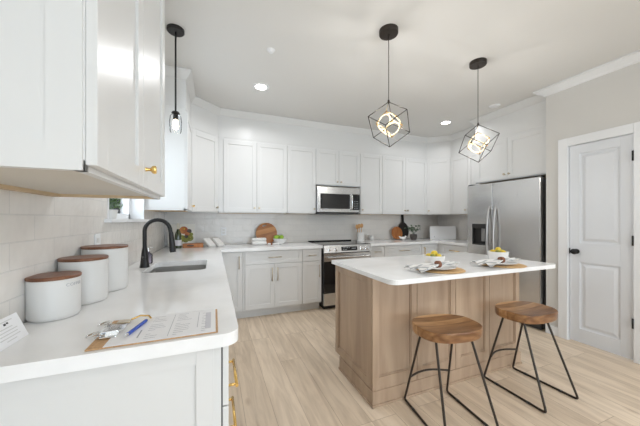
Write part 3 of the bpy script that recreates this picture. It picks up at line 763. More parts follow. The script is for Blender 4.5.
for k in range(4):
    m = ipanel(n4 - .004, sl=.05, sr=.05); m.bm.transform(Matrix.Translation((IX0 + k * n4 + .002, IY0 + .018, 0))); m.build('back_panel', 'island', isl)
for side in (0, 1):
    m = ipanel(IY1 - IY0 - .02, z0=.11, bot=.055, sl=.05 if side else .05, sr=.06)
    if side == 0: m.bm.transform(Matrix.Translation((IX0 + .018, IY1 - .001, 0)) @ Matrix.Rotation(-PI / 2, 4, 'Z'))
    else: m.bm.transform(Matrix.Translation((IX1 - .018, IY0 + .019, 0)) @ Matrix.Rotation(PI / 2, 4, 'Z'))
    m.build('end_panel', 'island', isl)
bm_ = MB(); 
bm_.box(IX0 - .004, IY0 + .0, 0, IX0 + .02, IY1 - .09, .105, .002).box(IX1 - .02, IY0, 0, IX1 + .004, IY1 - .09, .105, .002).box(IX0 - .004, IY0 - .008, 0, IX1 + .004, IY0 + .0, .105, .002)
bm_.box(IX0 - .012, IY0 - .016, 0, IX0 - .003, IY1 - .09, .018, .003).box(IX0 - .012, IY0 - .016, 0, IX1 + .012, IY0 - .007, .018, .003).box(IX1 + .003, IY0 - .016, 0, IX1 + .012, IY1 - .09, .018, .003)
bm_.build('base_moulding', 'island', isl)
for k in range(3):
    wd = (IX1 - IX0 - .04) / 3
    m = MB(); shaker(m, 0, .12, wd - .004, .865); m.bm.transform(Matrix.Translation((IX1 - .02 - k * wd, IY1 - .02, 0)) @ Matrix.Rotation(PI, 4, 'Z'))
    m.build('door', 'island', isl)
it = rounded([(.968, 1.300), (2.585, 1.300), (2.585, 2.185), (.968, 2.185)], [.06, .06, .02, .02])
tag(recenter(MB().prism(it, .884, ZT, bev=.002).build('countertop', 'quartz'), (1.76, 1.7, ZT)), 'white quartz island top overhanging the two stools', 'countertop')

# ------------------------------------------------------------ stools
def make_stool():
    root = thing('bar_stool', (0, 0, 0), '', 'stool')
    t = bmesh.new(); N = 48; A_, B_ = .213, .160; z1, z0 = .605, .545
    def prof(a):
        e_ = 2.6; c_, s_ = math.cos(a), math.sin(a)
        r_ = (abs(c_) ** e_ + abs(s_) ** e_) ** (-1 / e_)
        return A_ * r_ * c_, B_ * r_ * s_
    rings = []
    def dish(x, y): # saddle: scooped along x, raised pommel ridge at the front middle
        return -.013 * max(0, 1 - (x / .20) ** 2) * max(0, 1 - (y / .15) ** 2)
    fr_ = [.0, .25, .5, .7, .85, .95, .985, 1.0]
    top = []
    for f_ in fr_:
        if f_ == 0: top.append([t.verts.new((0, 0, z1 + dish(0, 0)))]); continue
        ring = []
        for i in range(N):
            x, y = prof(2 * PI * i / N); x *= f_; y *= f_
            zz = z1 + dish(x, y) - (.003 if f_ == 1.0 else 0)
            ring.append(t.verts.new((x, y, zz)))
        top.append(ring)
    for f_, zz in ((1.003, z1 - .008), (1.003, z1 - .012), (.985, z0 + .010), (.98, z0 + .006), (.965, z0), (.0, z0)):
        if f_ == 0: top.append([t.verts.new((0, 0, zz))]); continue
        top.append([t.verts.new((prof(2 * PI * i / N)[0] * f_, prof(2 * PI * i / N)[1] * f_, zz)) for i in range(N)])
    for a, b_ in zip(top, top[1:]):
        for i in range(N):
            j = (i + 1) % N
            if len(a) == 1: f = t.faces.new((a[0], b_[i], b_[j]))
            elif len(b_) == 1: f = t.faces.new((a[i], b_[0], a[j]))
            else: f = t.faces.new((a[i], b_[i], b_[j], a[j]))
            f.smooth = True
    bmesh.ops.recalc_face_normals(t, faces=t.faces)
    m = MB(); m._merge(t); m.build('seat', 'acacia', root, local=True)
    zs = .55
    def bend(p, q, s, rr=.02, n=5):
        p, q, s = Vector(p), Vector(q), Vector(s)
        a = q + (p - q).normalized() * rr; b_ = q + (s - q).normalized() * rr
        return [tuple((a * (1 - u) + q * u) * (1 - u) + (q * (1 - u) + b_ * u) * u) for u in [k / n for k in range(n + 1)]]
    for sx in (-1, 1):
        tf = (sx * .125, .075, zs); tn = (sx * .125, -.060, zs)
        bf = (sx * .174, .205, .009); bn = (sx * .182, -.235, .009)
        MB().tube([tf] + bend(tf, bf, bn) + bend(bf, bn, tn) + [tn], .0075, 10).build('leg_frame', 'bronze', root, local=True)
        for yy in (.10, -.13):
            k = (yy - .200) / (-.432); xx = sx * (.174 + .008 * k)
            MB().tube([(xx, yy - .012, .009), (xx, yy + .012, .009)], .0088, 10).build('foot_glide', 'blackplastic', root, local=True)
    # curved foot rest between the far legs
    zf = .19; u = (zs - zf) / (zs - .009); xf = .125 + (.172 - .125) * u; yf = .075 + .125 * u
    MB().tube([(-xf + 2 * xf * k / 12, yf + .045 * math.sin(PI * k / 12), zf) for k in range(13)], .007, 10).build('foot_rest', 'bronze', root, local=True)
    MB().box(-.14, -.07, .541, .14, .085, .548).build('mounting_plate', 'bronze', root, local=True)
    return root
s1 = make_stool(); s1['label'] = 'left bar stool with wooden saddle seat, nearer the island corner'; s1['group'] = 'bar stools at the island'
s2 = copy_tree(s1); s2['label'] = 'right bar stool with wooden saddle seat, nearer the refrigerator'
s1.location = (1.396, 1.312, 0); s1.rotation_euler.z = -.13
s2.location = (2.198, 1.318, 0)

# ------------------------------------------------------------ island pendants (cages fitted as tilted cubes)
PEND = 6.5
def cube_pendant(top, quat, edge, label, ceil):
    root = thing('cube_pendant_light', ceil, label, 'pendant light', 'open cube pendants over the island')
    MB().lathe([(0, ZC), (.072, ZC), (.072, ZC - .030), (.070, ZC - .034), (0, ZC - .034)], 32, cx=ceil[0], cy=ceil[1]).build('canopy', 'bronze', root)
    top = Vector((ceil[0], ceil[1], top[2]))
    MB().tube([(ceil[0], ceil[1], ZC - .033), tuple(top)], .0028, 8).build('cord', 'bronze', root)
    MB().lathe([(0, .018), (.007, .016), (.009, 0), (.007, -.012), (0, -.014)], 12, Matrix.Translation(top)).build('cord_cap', 'bronze', root)
    Rq = Quaternion(quat).to_matrix()
    V = {}
    for i in (0, 1):
        for j in (0, 1):
            for k in (0, 1): V[(i, j, k)] = top + Rq @ Vector((i * edge, j * edge, k * edge))
    m = MB()
    for a in V:
        for ax in range(3):
            if a[ax] == 0:
                b_ = list(a); b_[ax] = 1; m.tube([V[a], V[tuple(b_)]], .0032, 6)
    m.build('cage', 'bronze', root)
    cen = sum(V.values(), Vector()) / 8
    e2 = edge * .29
    R2 = Rq @ Matrix.Rotation(.35, 3, 'Z') 
    m = MB(); W = {}
    for i in (-1, 1):
        for j in (-1, 1):
            for k in (-1, 1): W[(i, j, k)] = cen + R2 @ Vector((i * e2, j * e2, k * e2))
    for a in W:
        for ax in range(3):
            if a[ax] == -1:
                b_ = list(a); b_[ax] = 1; m.tube([W[a], W[tuple(b_)]], .0026, 6)
    m.tube([top, cen + R2 @ Vector((-e2, -e2, -e2))], .0016, 6)
    m.build('inner_frame', 'brass', root)
    for ax, off in ((0, 1), (1, 1), (2, -1), (0, -1)):
        pts = []
        for k in range(32):
            a = 2 * PI * k / 32; p = [0, 0, 0]; p[ax] = off * e2; p[(ax + 1) % 3] = e2 * math.cos(a); p[(ax + 2) % 3] = e2 * math.sin(a)
            pts.append(cen + R2 @ Vector(p))
        MB().tube(pts, .0045, 8, closed=True).build('light_ring', 'led', root)
    for dx, dy, dz in ((.03, .02, .015), (-.03, .03, -.02), (.015, -.035, -.012), (-.02, -.02, .02), (.0, .035, .0)):
        l = bpy.data.lights.new('pendant_lamp', 'POINT'); l.energy = PEND / 5; l.color = (1, .97, .93); l.shadow_soft_size = .007
        lo = bpy.data.objects.new('pendant_lamp', l); lo.location = cen + Vector((dx, dy, dz)) - Vector(ceil); lo.parent = root; COL.objects.link(lo)
    return root
cube_pendant((1.2602, 1.735, 2.1841), (.2351, .2363, .8511, -.4056), .2014, 'dark wire cube pendant light nearer the center, left one over the island', (1.258, 1.735, ZC))
cube_pendant((2.2826, 1.778, 2.1576), (.2827, .1219, .8768, -.3693), .2026, 'dark wire cube pendant light nearer the refrigerator, right one over the island', (2.284, 1.778, ZC))

# sink pendant
px_, py_ = -.275, 2.33
sp_ = thing('glass_pendant_light', (px_, py_, ZC), 'slim black rod pendant with clear glass shade over the sink', 'pendant light')
MB().lathe([(0, ZC), (.062, ZC), (.062, ZC - .018), (.056, ZC - .024), (0, ZC - .024)], 32, cx=px_, cy=py_).build('canopy', 'black', sp_)
MB().tube([(px_, py_, ZC - .02), (px_, py_, 2.10)], .0065, 10).build('rod', 'black', sp_)
MB().lathe([(0, 2.105), (.024, 2.103), (.030, 2.09), (.018, 2.085), (.018, 2.045), (0, 2.043)], 24, cx=px_, cy=py_).build('socket', 'black', sp_)
MB().lathe([(.020, 2.086), (.038, 2.07), (.043, 2.03), (.040, 1.955), (.037, 1.945)], 28, cx=px_, cy=py_).build('glass_shade', 'glass', sp_)
MB().lathe([(0, 2.045), (.012, 2.04), (.018, 2.02), (.022, 1.995), (.016, 1.972), (0, 1.964)], 20, cx=px_, cy=py_).build('bulb', 'bulb', sp_)

# ceiling downlights
def downlight(x, y, label, power=8):
    r_ = thing('recessed_downlight', (x, y, ZC), label, 'downlight', 'round recessed ceiling downlights')
    MB().lathe([(.060, ZC - .001), (.062, ZC - .006), (.085, ZC - .004), (.088, ZC)], 32, cx=x, cy=y).build('trim_ring', 'trim', r_)
    MB().lathe([(0, ZC - .003), (.060, ZC - .003)], 32, cx=x, cy=y).build('lens', 'can', r_)
    l = bpy.data.lights.new('downlight_lamp', 'AREA'); l.shape = 'DISK'; l.size = .12; l.energy = power; l.color = (.97, .98, 1); l.spread = math.radians(160)
    o = bpy.data.objects.new('downlight_lamp', l); o.location = (0, 0, -.012); o.parent = r_; COL.objects.link(o)
downlight(.483, 2.99, 'glowing recessed ceiling light nearer the left cabinets')
downlight(3.25, 3.06, 'glowing recessed ceiling light nearer the refrigerator, between the cube pendants', 4.5)
for (x, y) in ((1.9, -.9), (3.0, -1.4), (.6, -2.6), (2.6, -3.0)):  # unseen downlights, added behind the camera to fill and even the light
    downlight(x, y, 'added unseen recessed ceiling light behind the camera', 14)
sm = MB().lathe([(0, ZC - .022), (.018, ZC - .022), (.03, ZC - .008), (.036, ZC), ], 24, cx=.458, cy=2.311)
tag(recenter(sm.build('sprinkler_cover', 'trim'), (.458, 2.311, ZC)), 'small round white disc on the ceiling left of the cube pendants', 'sprinkler')
sm = MB().lathe([(0, ZC - .016), (.05, ZC - .014), (.062, ZC - .006), (.065, ZC)], 24, cx=3.36, cy=2.38)
tag(recenter(sm.build('smoke_detector', 'trim'), (3.36, 2.38, ZC)), 'round white detector on the ceiling in front of the refrigerator cabinet', 'detector')

# ------------------------------------------------------------ counter items, left
def canister(x, y, r, h, label, text=None, ta=0):
    root = thing('canister', (x, y, ZT), label, 'canister', 'white canisters with wooden lids')
    z = ZT
    MB().lathe([(0, z + .001), (r - .006, z + .001), (r - .003, z + .004), (r - .003, z + .008), (r, z + .010), (r, z + h - .014), (r - .002, z + h - .012), (0, z + h - .012)], 48, cx=x, cy=y).build('body', 'ceramic', root)
    MB().lathe([(0, z + h - .012), (r + .001, z + h - .012), (r + .002, z + h - .008), (r + .002, z + h - .003), (r - .001, z + h), (0, z + h)], 48, cx=x, cy=y).build('lid', 'lid', root)
    if text:
        cu = bpy.data.curves.new('txt', 'FONT'); cu.body = text; cu.size = .0155; cu.align_x = 'CENTER'; cu.align_y = 'CENTER'; cu.extrude = .0003; cu.space_character = 1.15
        to = bpy.data.objects.new('txt', cu); COL.objects.link(to)
        dg = bpy.context.evaluated_depsgraph_get(); me = bpy.data.meshes.new_from_object(to.evaluated_get(dg))
        bpy.data.objects.remove(to)
        for v in me.vertices:     # wrap the lettering on the wall of the canister
            a = ta + v.co.x / r; rr = r + .0006 + v.co.z
            v.co = Vector((rr * math.cos(a), rr * math.sin(a), h * .78 + v.co.y))
        o = bpy.data.objects.new('lettering', me); COL.objects.link(o); o.parent = root; me.materials.clear(); me.materials.append(M['ink'])
    return root
canister(-.548, 1.283, .0735, .155, 'shortest white canister with wooden lid, nearest the camera', 'COFFEE', -.36)
canister(-.530, 1.475, .083, .195, 'middle white canister with wooden lid, between the other two')
canister(-.520, 1.69, .0945, .225, 'tallest white canister with wooden lid, farthest from the camera')

# clipboard with form
cb_z = ZT
cl = thing('clipboard', (-.155, 1.02, ZT), 'brown clipboard holding a printed form at the near edge of the counter', 'clipboard')
MB().box(-.325, .905, cb_z + .0005, .012, 1.135, cb_z + .0045, .001).build('board', 'clipboard', cl)
pp = MB().box(-.285, .9055, cb_z + .005, .005, 1.131, cb_z + .0062).build('form_sheet', 'paper', cl)
im = MB()
random.seed(3)
for col, (xa, xb) in enumerate(((-.20, -.135), (-.125, -.06), (-.045, -.02))):
    for k in range(13):
        yy = .925 + k * .0155
        if random.random() < .18: continue
        L = random.uniform(.2, .9)
        im.box(xa + .006, yy, cb_z + .0062, xa + .006 + (xb - xa) * L * .8, yy + .0022, cb_z + .0064)
im.box(-.132, .92, cb_z + .0062, -.1305, 1.12, cb_z + .0064).box(-.052, .96, cb_z + .0062, -.0505, 1.11, cb_z + .0064)
im.box(-.215, .94, cb_z + .0062, -.211, 1.0, cb_z + .0064)
im.build('printed_lines', 'ink', pp)
MB().box(-.028, .94, cb_z + .0062, -.010, 1.10, cb_z + .0064).build('shaded_box', newmat('pale_grey_print', (.62, .62, .66), .7), pp)
ck = MB()
ck.box(-.318, .965, cb_z + .006, -.272, 1.075, cb_z + .011, .002)
ck.tube([(-.318, .965, cb_z + .012), (-.318, 1.075, cb_z + .012)], .006)
ck.prism([(-.315, .985), (-.262, 1.0), (-.262, 1.04), (-.315, 1.055)], cb_z + .011, cb_z + .018)
for yy in (.975, 1.065):
    ck.tube([(-.33 + .016 * math.cos(a), yy + .013 * math.sin(a), cb_z + .020 + .004 * math.cos(a)) for a in [2 * PI * k / 16 for k in range(16)]], .0025, 6, closed=True)
    ck.tube([(-.316, yy, cb_z + .016), (-.300, yy, cb_z + .012)], .003, 6)
ck.build('clip', 'chrome', cl)
pe = thing('pen', (-.24, 1.02, cb_z + .006), 'blue pen lying across the form on the clipboard', 'pen')
a, b_ = Vector((-.245, .945, cb_z + .0125)), Vector((-.215, 1.075, cb_z + .0125)); d_ = b_ - a
MB().tube([a + d_ * .12, a + d_ * .95], .0055, 12).build('barrel', 'blueink', pe)
MB().tube([a, a + d_ * .12], [.002, .005], 12).build('tip', 'chrome', pe)
MB().tube([a + d_ * .95, b_], [.0056, .004], 12).build('cap', 'black', pe)
pk = thing('binder_clip', (-.27, 1.075, cb_z + .006), 'small gold-and-silver clip at the top corner of the clipboard', 'clip')
m = MB(); m.box(-.30, 1.068, cb_z + .0115, -.262, 1.10, cb_z + .016, .002); m.build('clip_body', 'nickel', pk)
MB().tube([(-.262, 1.09, cb_z + .016), (-.24, 1.108, cb_z + .02), (-.215, 1.105, cb_z + .018), (-.205, 1.09, cb_z + .013)], .003, 8).build('wire_arm', 'brass', pk)

# info card leaning on the tiles
ca = thing('info_card', (-.56, 1.0, ZT), 'white printed card leaning on the tiles at the far left edge of the counter', 'card')
Mc = Matrix.Translation((-.535, 1.108, ZT + .001)) @ Matrix.Rotation(math.radians(90), 4, 'Z') @ Matrix.Rotation(math.radians(-22), 4, 'X')
MB().box(-.175, 0, 0, 0, .004, .078, .0008, mat=Mc).build('card', 'paper', ca)
im = MB()
for k, (u0, u1) in enumerate(((.03, .10), (.04, .09), (.025, .105), (.03, .10), (.025, .105), (.045, .085))):
    im.box(-u1, -.0006, .066 - k * .009 - (.010 if k > 0 else 0), -u0, 0, .0685 - k * .009 - (.010 if k > 0 else 0), mat=Mc)
im.build('printed_lines', newmat('pale_ink', (.64, .64, .63), .8), ca)
MB().box(-.068, -.0007, .056, -.060, 0, .062, mat=Mc).box(-.056, -.0007, .058, -.050, 0, .063, mat=Mc).build('printed_mark', 'black', ca)
MB().box(-.165, -.0007, .02, -.120, 0, .045, mat=Mc).build('printed_photo', 'gapshade_print', ca)

# outlets
def outlet(loc, rotz, label, switch=False):
    r_ = thing('wall_outlet', loc, label, 'outlet', rotz=rotz)
    MB().box(-.036, -.006, -.058, .036, 0, .058, .002).build('cover_plate', 'trim', r_, local=True)
    for zz in ((-.02, .02) if not switch else (0,)):
        MB().box(-.016, -.008, zz - .014, .016, -.005, zz + .014, .001).build('socket', 'ceramic', r_, local=True)
    return r_
outlet((.13, YB - .0085, 1.105), 0, 'white outlet plate on the back wall between cookbook and round board')
outlet((XL + .0085, 1.86, 1.135), PI / 2, 'white outlet plate on the left tile wall behind the tallest canister')
outlet((.80, YB - .0085, 1.105), 0, 'white outlet plate on the back wall behind the green apples')

# plants
def leaf_clump(m, c, rx, rz, n, size, rnd, up=.3):
    for _ in range(n):
        a = rnd.uniform(0, 2 * PI); el = rnd.uniform(-.3, 1.3); q = rnd.uniform(.45, 1)
        p = Vector((c[0] + rx * q * math.cos(a) * math.cos(el), c[1] + rx * q * math.sin(a) * math.cos(el), c[2] + rz * q * math.sin(el)))
        d_ = Vector((math.cos(a), math.sin(a), up + rnd.uniform(-.4, .6))).normalized(); s_ = d_.cross(Vector((rnd.uniform(-1, 1), rnd.uniform(-1, 1), 1))).normalized()
        n_ = d_.cross(s_); L = size * rnd.uniform(.7, 1.3)
        m.quadstrip([[p, p], [p + d_ * L * .4 - s_ * L * .28 + n_ * L * .06, p + d_ * L * .4 + s_ * L * .28 + n_ * L * .06], [p + d_ * L, p + d_ * L]])
        
rnd = random.Random(5)
pl = thing('potted_plant', (-.645, 2.19, WZ0 + .0125), 'small green plant in a white pot on the window sill', 'plant')
pz = WZ0 + .0125; pxx, pyy = -.645, 2.19
MB().lathe([(0, pz), (.030, pz), (.040, pz + .058), (.042, pz + .062), (.038, pz + .062), (.035, pz + .05), (0, pz + .05)], 24, cx=pxx, cy=pyy).build('pot', 'ceramic', pl)
m = MB()
for k in range(18):
    a = rnd.uniform(0, 2 * PI); q = rnd.uniform(.1, .9)
    m.tube([(pxx, pyy, pz + .05), (pxx + .03 * q * math.cos(a), pyy + .05 * q * math.sin(a), pz + .09), (pxx + .05 * q * math.cos(a), pyy + .07 * q * math.sin(a), pz + .14)], .0012, 5)
m.build('stems', 'leafgrey', pl)
m = MB(); leaf_clump(m, (pxx, pyy, pz + .085), .058, .075, 300, .018, rnd)
m.build('foliage', 'leaf', pl)

pd = thing('potted_plant', (3.335, 3.86, ZT), 'leafy plant in a dark clay pot beside the black paddle board', 'plant')
pxx, pyy, pz = 3.335, 3.86, ZT + .0005
MB().lathe([(0, pz), (.045, pz), (.062, pz + .05), (.058, pz + .10), (.054, pz + .10), (.050, pz + .085), (0, pz + .085)], 24, cx=pxx, cy=pyy).build('pot', 'darkpot', pd)
m = MB()
tips = []
for k in range(15):
    a = rnd.uniform(0, 2 * PI); q = rnd.uniform(.3, 1); tp = Vector((pxx + .13 * q * math.cos(a), pyy + .09 * q * math.sin(a), pz + .12 + rnd.uniform(.02, .13)))
    m.tube([(pxx, pyy, pz + .085), (pxx + .06 * q * math.cos(a), pyy + .05 * q * math.sin(a), pz + .15), tp], .0016, 5); tips.append(tp)
m.build('stems', 'leafgrey', pd)
m = MB()
for tp in tips: leaf_clump(m, tp, .032, .028, 13, .034, rnd)
m.build('foliage', 'leafgrey', pd)

# ------------------------------------------------------------ back counter, left corner
by_ = 3.95
wb = thing('wine_bottle', (-.42, 3.80, ZT), 'dark green wine bottle with white label left of the cookbook', 'bottle')
bx_, by2 = -.42, 3.80
MB().lathe([(0, ZT + .001), (.034, ZT + .001), (.038, ZT + .006), (.038, ZT + .16), (.034, ZT + .185), (.018, ZT + .225), (.014, ZT + .25), (.014, ZT + .26), (0, ZT + .26)], 28, cx=bx_, cy=by2).build('glass_body', 'bottle', wb)
MB().lathe([(.0395, ZT + .035), (.0398, ZT + .036), (.0398, ZT + .105), (.0395, ZT + .106)], 28, cx=bx_, cy=by2).build('bottle_label', 'label', wb)
MB().lathe([(.0155, ZT + .232), (.0155, ZT + .30), (.0165, ZT + .301), (.0165, ZT + .315), (0, ZT + .315)], 20, cx=bx_, cy=by2).build('capsule', 'foil', wb)
bk = thing('cookbook', (-.27, 4.05, ZT), 'cream cookbook with fruit on its cover, leaning on the corner tiles', 'book')
Mb = Matrix.Translation((-.41, 4.03, ZT + .008)) @ Matrix.Rotation(math.radians(4), 4, 'Z') @ Matrix.Rotation(math.radians(-13), 4, 'X')
MB().box(-.16, 0, 0, .17, .022, .30, .001, mat=Mb).build('cover', 'cream', bk)
MB().box(-.155, .004, .004, .173, .018, .296, mat=Mb).build('pages', 'paper', bk)
FXM = Matrix.Rotation(PI / 2, 4, 'X')
for (u, v_, r_, mt) in ((.03, .215, .052, 'redapple'), (.035, .225, .030, 'lemon'), (.095, .20, .032, 'darkpot'), (.075, .165, .034, 'redapple'), (.01, .10, .046, 'lime'), (.005, .105, .032, 'lemon'), (.065, .125, .030, 'darkpot'), (.105, .105, .044, 'lime'), (.108, .108, .030, 'lemon'), (.055, .08, .036, 'lime'), (.12, .155, .026, 'lime')):
    MB().lathe([(0, .0022), (r_ * .7, .002), (r_, .0)], 20, Mb @ Matrix.Translation((u, -.0003, v_)) @ FXM).build('cover_fruit', mt, bk)
tr = thing('wooden_tray', (-.25, 3.86, ZT), 'reddish-brown wooden tray in front of the cookbook', 'tray')
MB().box(-.37, 3.80, ZT + .001, -.13, 3.92, ZT + .012, .003).box(-.37, 3.80, ZT + .012, -.13, 3.81, ZT + .05, .002).box(-.37, 3.91, ZT + .012, -.13, 3.92, ZT + .05, .002).box(-.37, 3.81, ZT + .012, -.36, 3.91, ZT + .05, .002).box(-.14, 3.81, ZT + .012, -.13, 3.91, ZT + .05, .002).build('tray_body', 'terracotta', tr)
MB().box(-.32, 3.797, ZT + .02, -.24, 3.80, ZT + .035).build('handle_slot', 'black', tr)
def draped(name, x0, x1, y0, y1, z, h, label, cat, mat, sk=0):
    rows = []
    N = 14
    for j in range(6):
        v = j / 5; row = []
        for i in range(N + 1):
            u = i / N
            row.append((x0 + (x1 - x0) * u + sk * v, y0 + (y1 - y0) * v, z + h * (1 - u) ** .8 + .004 * math.sin(9 * u + 3 * v) + .003))
        rows.append(row)
    m = MB(); m.quadstrip(rows); o = m.build(name, mat)
    md = o.modifiers.new('solid', 'SOLIDIFY'); md.thickness = .004; md.offset = 1
    recenter(o, ((x0 + x1) / 2, (y0 + y1) / 2, z))
    return tag(o, label, cat)
def folded_towel(x, y, label):
    root = thing('tea_towel', (x, y, ZT), label, 'towel')
    Mt = Matrix.Translation((x, y, ZT + .002)) @ Matrix.Rotation(math.radians(38), 4, 'Z') @ Matrix.Rotation(math.radians(36), 4, 'X')
    MB().box(-.05, 0, 0, .05, .17, .011, .004, mat=Mt).build('lower_fold', 'towel', root)
    MB().box(-.048, .002, .0115, .048, .165, .022, .005, mat=Mt).build('upper_fold', 'towel', root)
folded_towel(-.02, 3.78, 'cream folded towel leaning beside the right end of the wooden tray')
folded_towel(.095, 3.80, 'cream folded towel, the one farther right from the wooden tray')

# round board, towel, bowl with apples
rb = thing('round_cutting_board', (.735, 4.06, ZT), 'round striped wooden cutting board leaning on the back wall', 'cutting board')
Mr = Matrix.Translation((.735, 4.035, ZT + .002)) @ Matrix.Rotation(math.radians(-12), 4, 'X')
R0 = .158
t = bmesh.new()
def ringpts(r_, n=48): return [(r_ * math.cos(2 * PI * k / n), r_ * math.sin(2 * PI * k / n)) for k in range(n)]
hole = [(.032 * math.cos(a), .118 + .011 * math.sin(a)) for a in [2 * PI * k / 16 for k in range(16)]]
for z in (0, .016):
    ov = [t.verts.new((p[0], p[1], z)) for p in ringpts(R0)]; iv = [t.verts.new((p[0], p[1], z)) for p in hole]
    es = [t.edges.new((ov[i], ov[(i + 1) % 48])) for i in range(48)] + [t.edges.new((iv[i], iv[(i + 1) % 16])) for i in range(16)]
    bmesh.ops.triangle_fill(t, edges=es, use_beauty=True)
    if z == 0: o0, i0 = ov, iv
for A_, B_ in ((o0, ov), (i0, iv)):
    for i in range(len(A_)): t.faces.new((A_[i], A_[(i + 1) % len(A_)], B_[(i + 1) % len(A_)], B_[i]))
bmesh.ops.recalc_face_normals(t, faces=t.faces)
m = MB(); m._merge(t)
o = m.build('board', 'boardwood', rb, local=True)
o.matrix_local = Matrix.Translation((0, -.04, .001)) @ Matrix.Rotation(math.radians(-12), 4, 'X') @ Matrix.Translation((0, .0, R0)) @ Matrix.Rotation(PI / 2, 4, 'X') @ Matrix.Rotation(.25, 4, 'Z')

tw = thing('towel_roll', (.63, 3.86, ZT), 'white rolled towels banded with leather before the round board', 'towel')
m = MB()
for (xx, yy, zz, L) in ((.60, 3.86, .028, .10), (.60, 3.92, .028, .10), (.60, 3.89, .075, .10)):
    pts = [(xx - L + 2 * L * k / 8, yy + .004 * math.sin(k), ZT + zz) for k in range(9)]
    m.tube(pts, [.020] + [.027] * 7 + [.020], 14)
m.build('towels', 'towel', tw)
nap = thing('napkin', (.78, 3.83, ZT), 'folded white napkin with brown ring before the apple bowl', 'napkin')
m = MB(); m.tube([(.71, 3.80, ZT + .016), (.76, 3.80, ZT + .013), (.80, 3.80, ZT + .015), (.87, 3.80, ZT + .017)], [.015, .012, .013, .016], 12); m.build('cloth', 'towel', nap)
MB().tube([(.748, 3.80, ZT + .018), (.772, 3.80, ZT + .018)], .0175, 16).build('napkin_ring', 'leather', nap)
def bowl(x, y, z, r, h, label, wall=.004):
    r_ = r
    m = MB().lathe([(0, z + .001), (r * .45, z + .001), (r * .5, z + .006), (r * .80, z + h * .35), (r, z + h), (r - wall, z + h), (r * .78, z + h * .40), (r * .45, z + .010), (0, z + .010)], 40, cx=x, cy=y)
    o = m.build('bowl', 'plate'); recenter(o, (x, y, z)); return tag(o, label, 'bowl')
bowl(.905, 3.89, ZT, .105, .085, 'white footed bowl holding green apples on the back counter')
def fruit(name, c, r, mat, label, cat, stem=True, sx=1.0, rot=0):
    root = thing(name, c, label, cat)
    m = Matrix.Rotation(rot, 4, 'Z')
    if name == 'apple':
        MB().lathe([(0, -r * .78), (r * .35, -r * .88), (r * .8, -r * .55), (r, .05 * r), (r * .82, r * .62), (r * .4, r * .86), (0, r * .68)], 20).build('flesh', mat, root, local=True)
        MB().tube([(0, 0, r * .68), (.002, 0, r * 1.1)], .0013, 6).build('stem', 'soil', root, local=True)
    else:
        MB().ball((0, 0, 0), r, 1.28, 1, 1, 18, m).ball(tuple(m @ Vector((r * 1.25, 0, 0))), r * .22, 1.3, 1, 1, 8, m).build('peel', mat, root, local=True)
    return root
for (dx, dy, dz, l_) in ((-.04, -.01, .075, 'green apple at the left of the white bowl'), (.035, -.02, .080, 'green apple at the front right of the white bowl'), (.0, .045, .078, 'green apple at the back of the white bowl')):
    fruit('apple', (.885 + dx, 3.89 + dy, ZT + dz + .022), .038, 'apple', l_ + ' on the back counter', 'apple')

# right of the range
uc = thing('utensil_crock', (2.315, 3.98, ZT), 'white crock beside the range holding wooden spoons', 'crock')
ux, uy = 2.295, 3.95
MB().lathe([(0, ZT + .001), (.054, ZT + .001), (.058, ZT + .006), (.058, ZT + .15), (.053, ZT + .15), (.053, ZT + .012), (0, ZT + .012)], 32, cx=ux, cy=uy).build('crock_body', 'ceramic', uc)
for i, (dx, dy, L, rt) in enumerate(((-.10, .0, .27, 0), (-.055, -.02, .28, 0), (-.015, .02, .275, 0), (.03, -.01, .285, 0), (-.075, .015, .262, 0))):
    sp = thing('wooden_spoon', (ux, uy, ZT + .02), ['wooden spoon leaning farthest left in the white crock', 'wooden spoon second from the left in the white crock', 'wooden spoon in the middle of the white crock', 'wooden spoon standing farthest right in the white crock', 'wooden spoon behind the two leftmost in the white crock'][i], 'spoon', 'wooden spoons in the crock')
    p0 = Vector((ux + dx * .30, uy + dy * .6, ZT + .016)); p1 = Vector((ux + dx * .62, uy + dy, ZT + L - .05))
    MB().tube([p0, p1], .005, 8).build('spoon_handle', 'spoonwood', sp)
    MB().ball(tuple(p1 + (p1 - p0).normalized() * .025), .030, 1, .35, 1.25, 14).build('spoon_head', 'spoonwood', sp)
for i, (xx, yy, h, mt) in enumerate(((2.46, 4.0, .095, 'glass'), (2.55, 4.0, .075, 'ceramic'))):
    sh = thing('salt_shaker' if i else 'glass_jar', (xx, yy, ZT), ['small clear glass jar right of the utensil crock', 'small white lidded pot right of the clear glass jar'][i], 'jar')
    MB().lathe([(0, ZT + .001), (.028, ZT + .001), (.031, ZT + .006), (.031 if i == 0 else .040, ZT + h * .6), (.028, ZT + h), (0, ZT + h)], 24, cx=xx, cy=yy).build('jar_body', mt, sh)
    MB().lathe([(0, ZT + h), (.026, ZT + h), (.026, ZT + h + .014), (.008, ZT + h + .018), (0, ZT + h + .02)], 20, cx=xx, cy=yy).build('jar_lid', 'ceramic', sh)

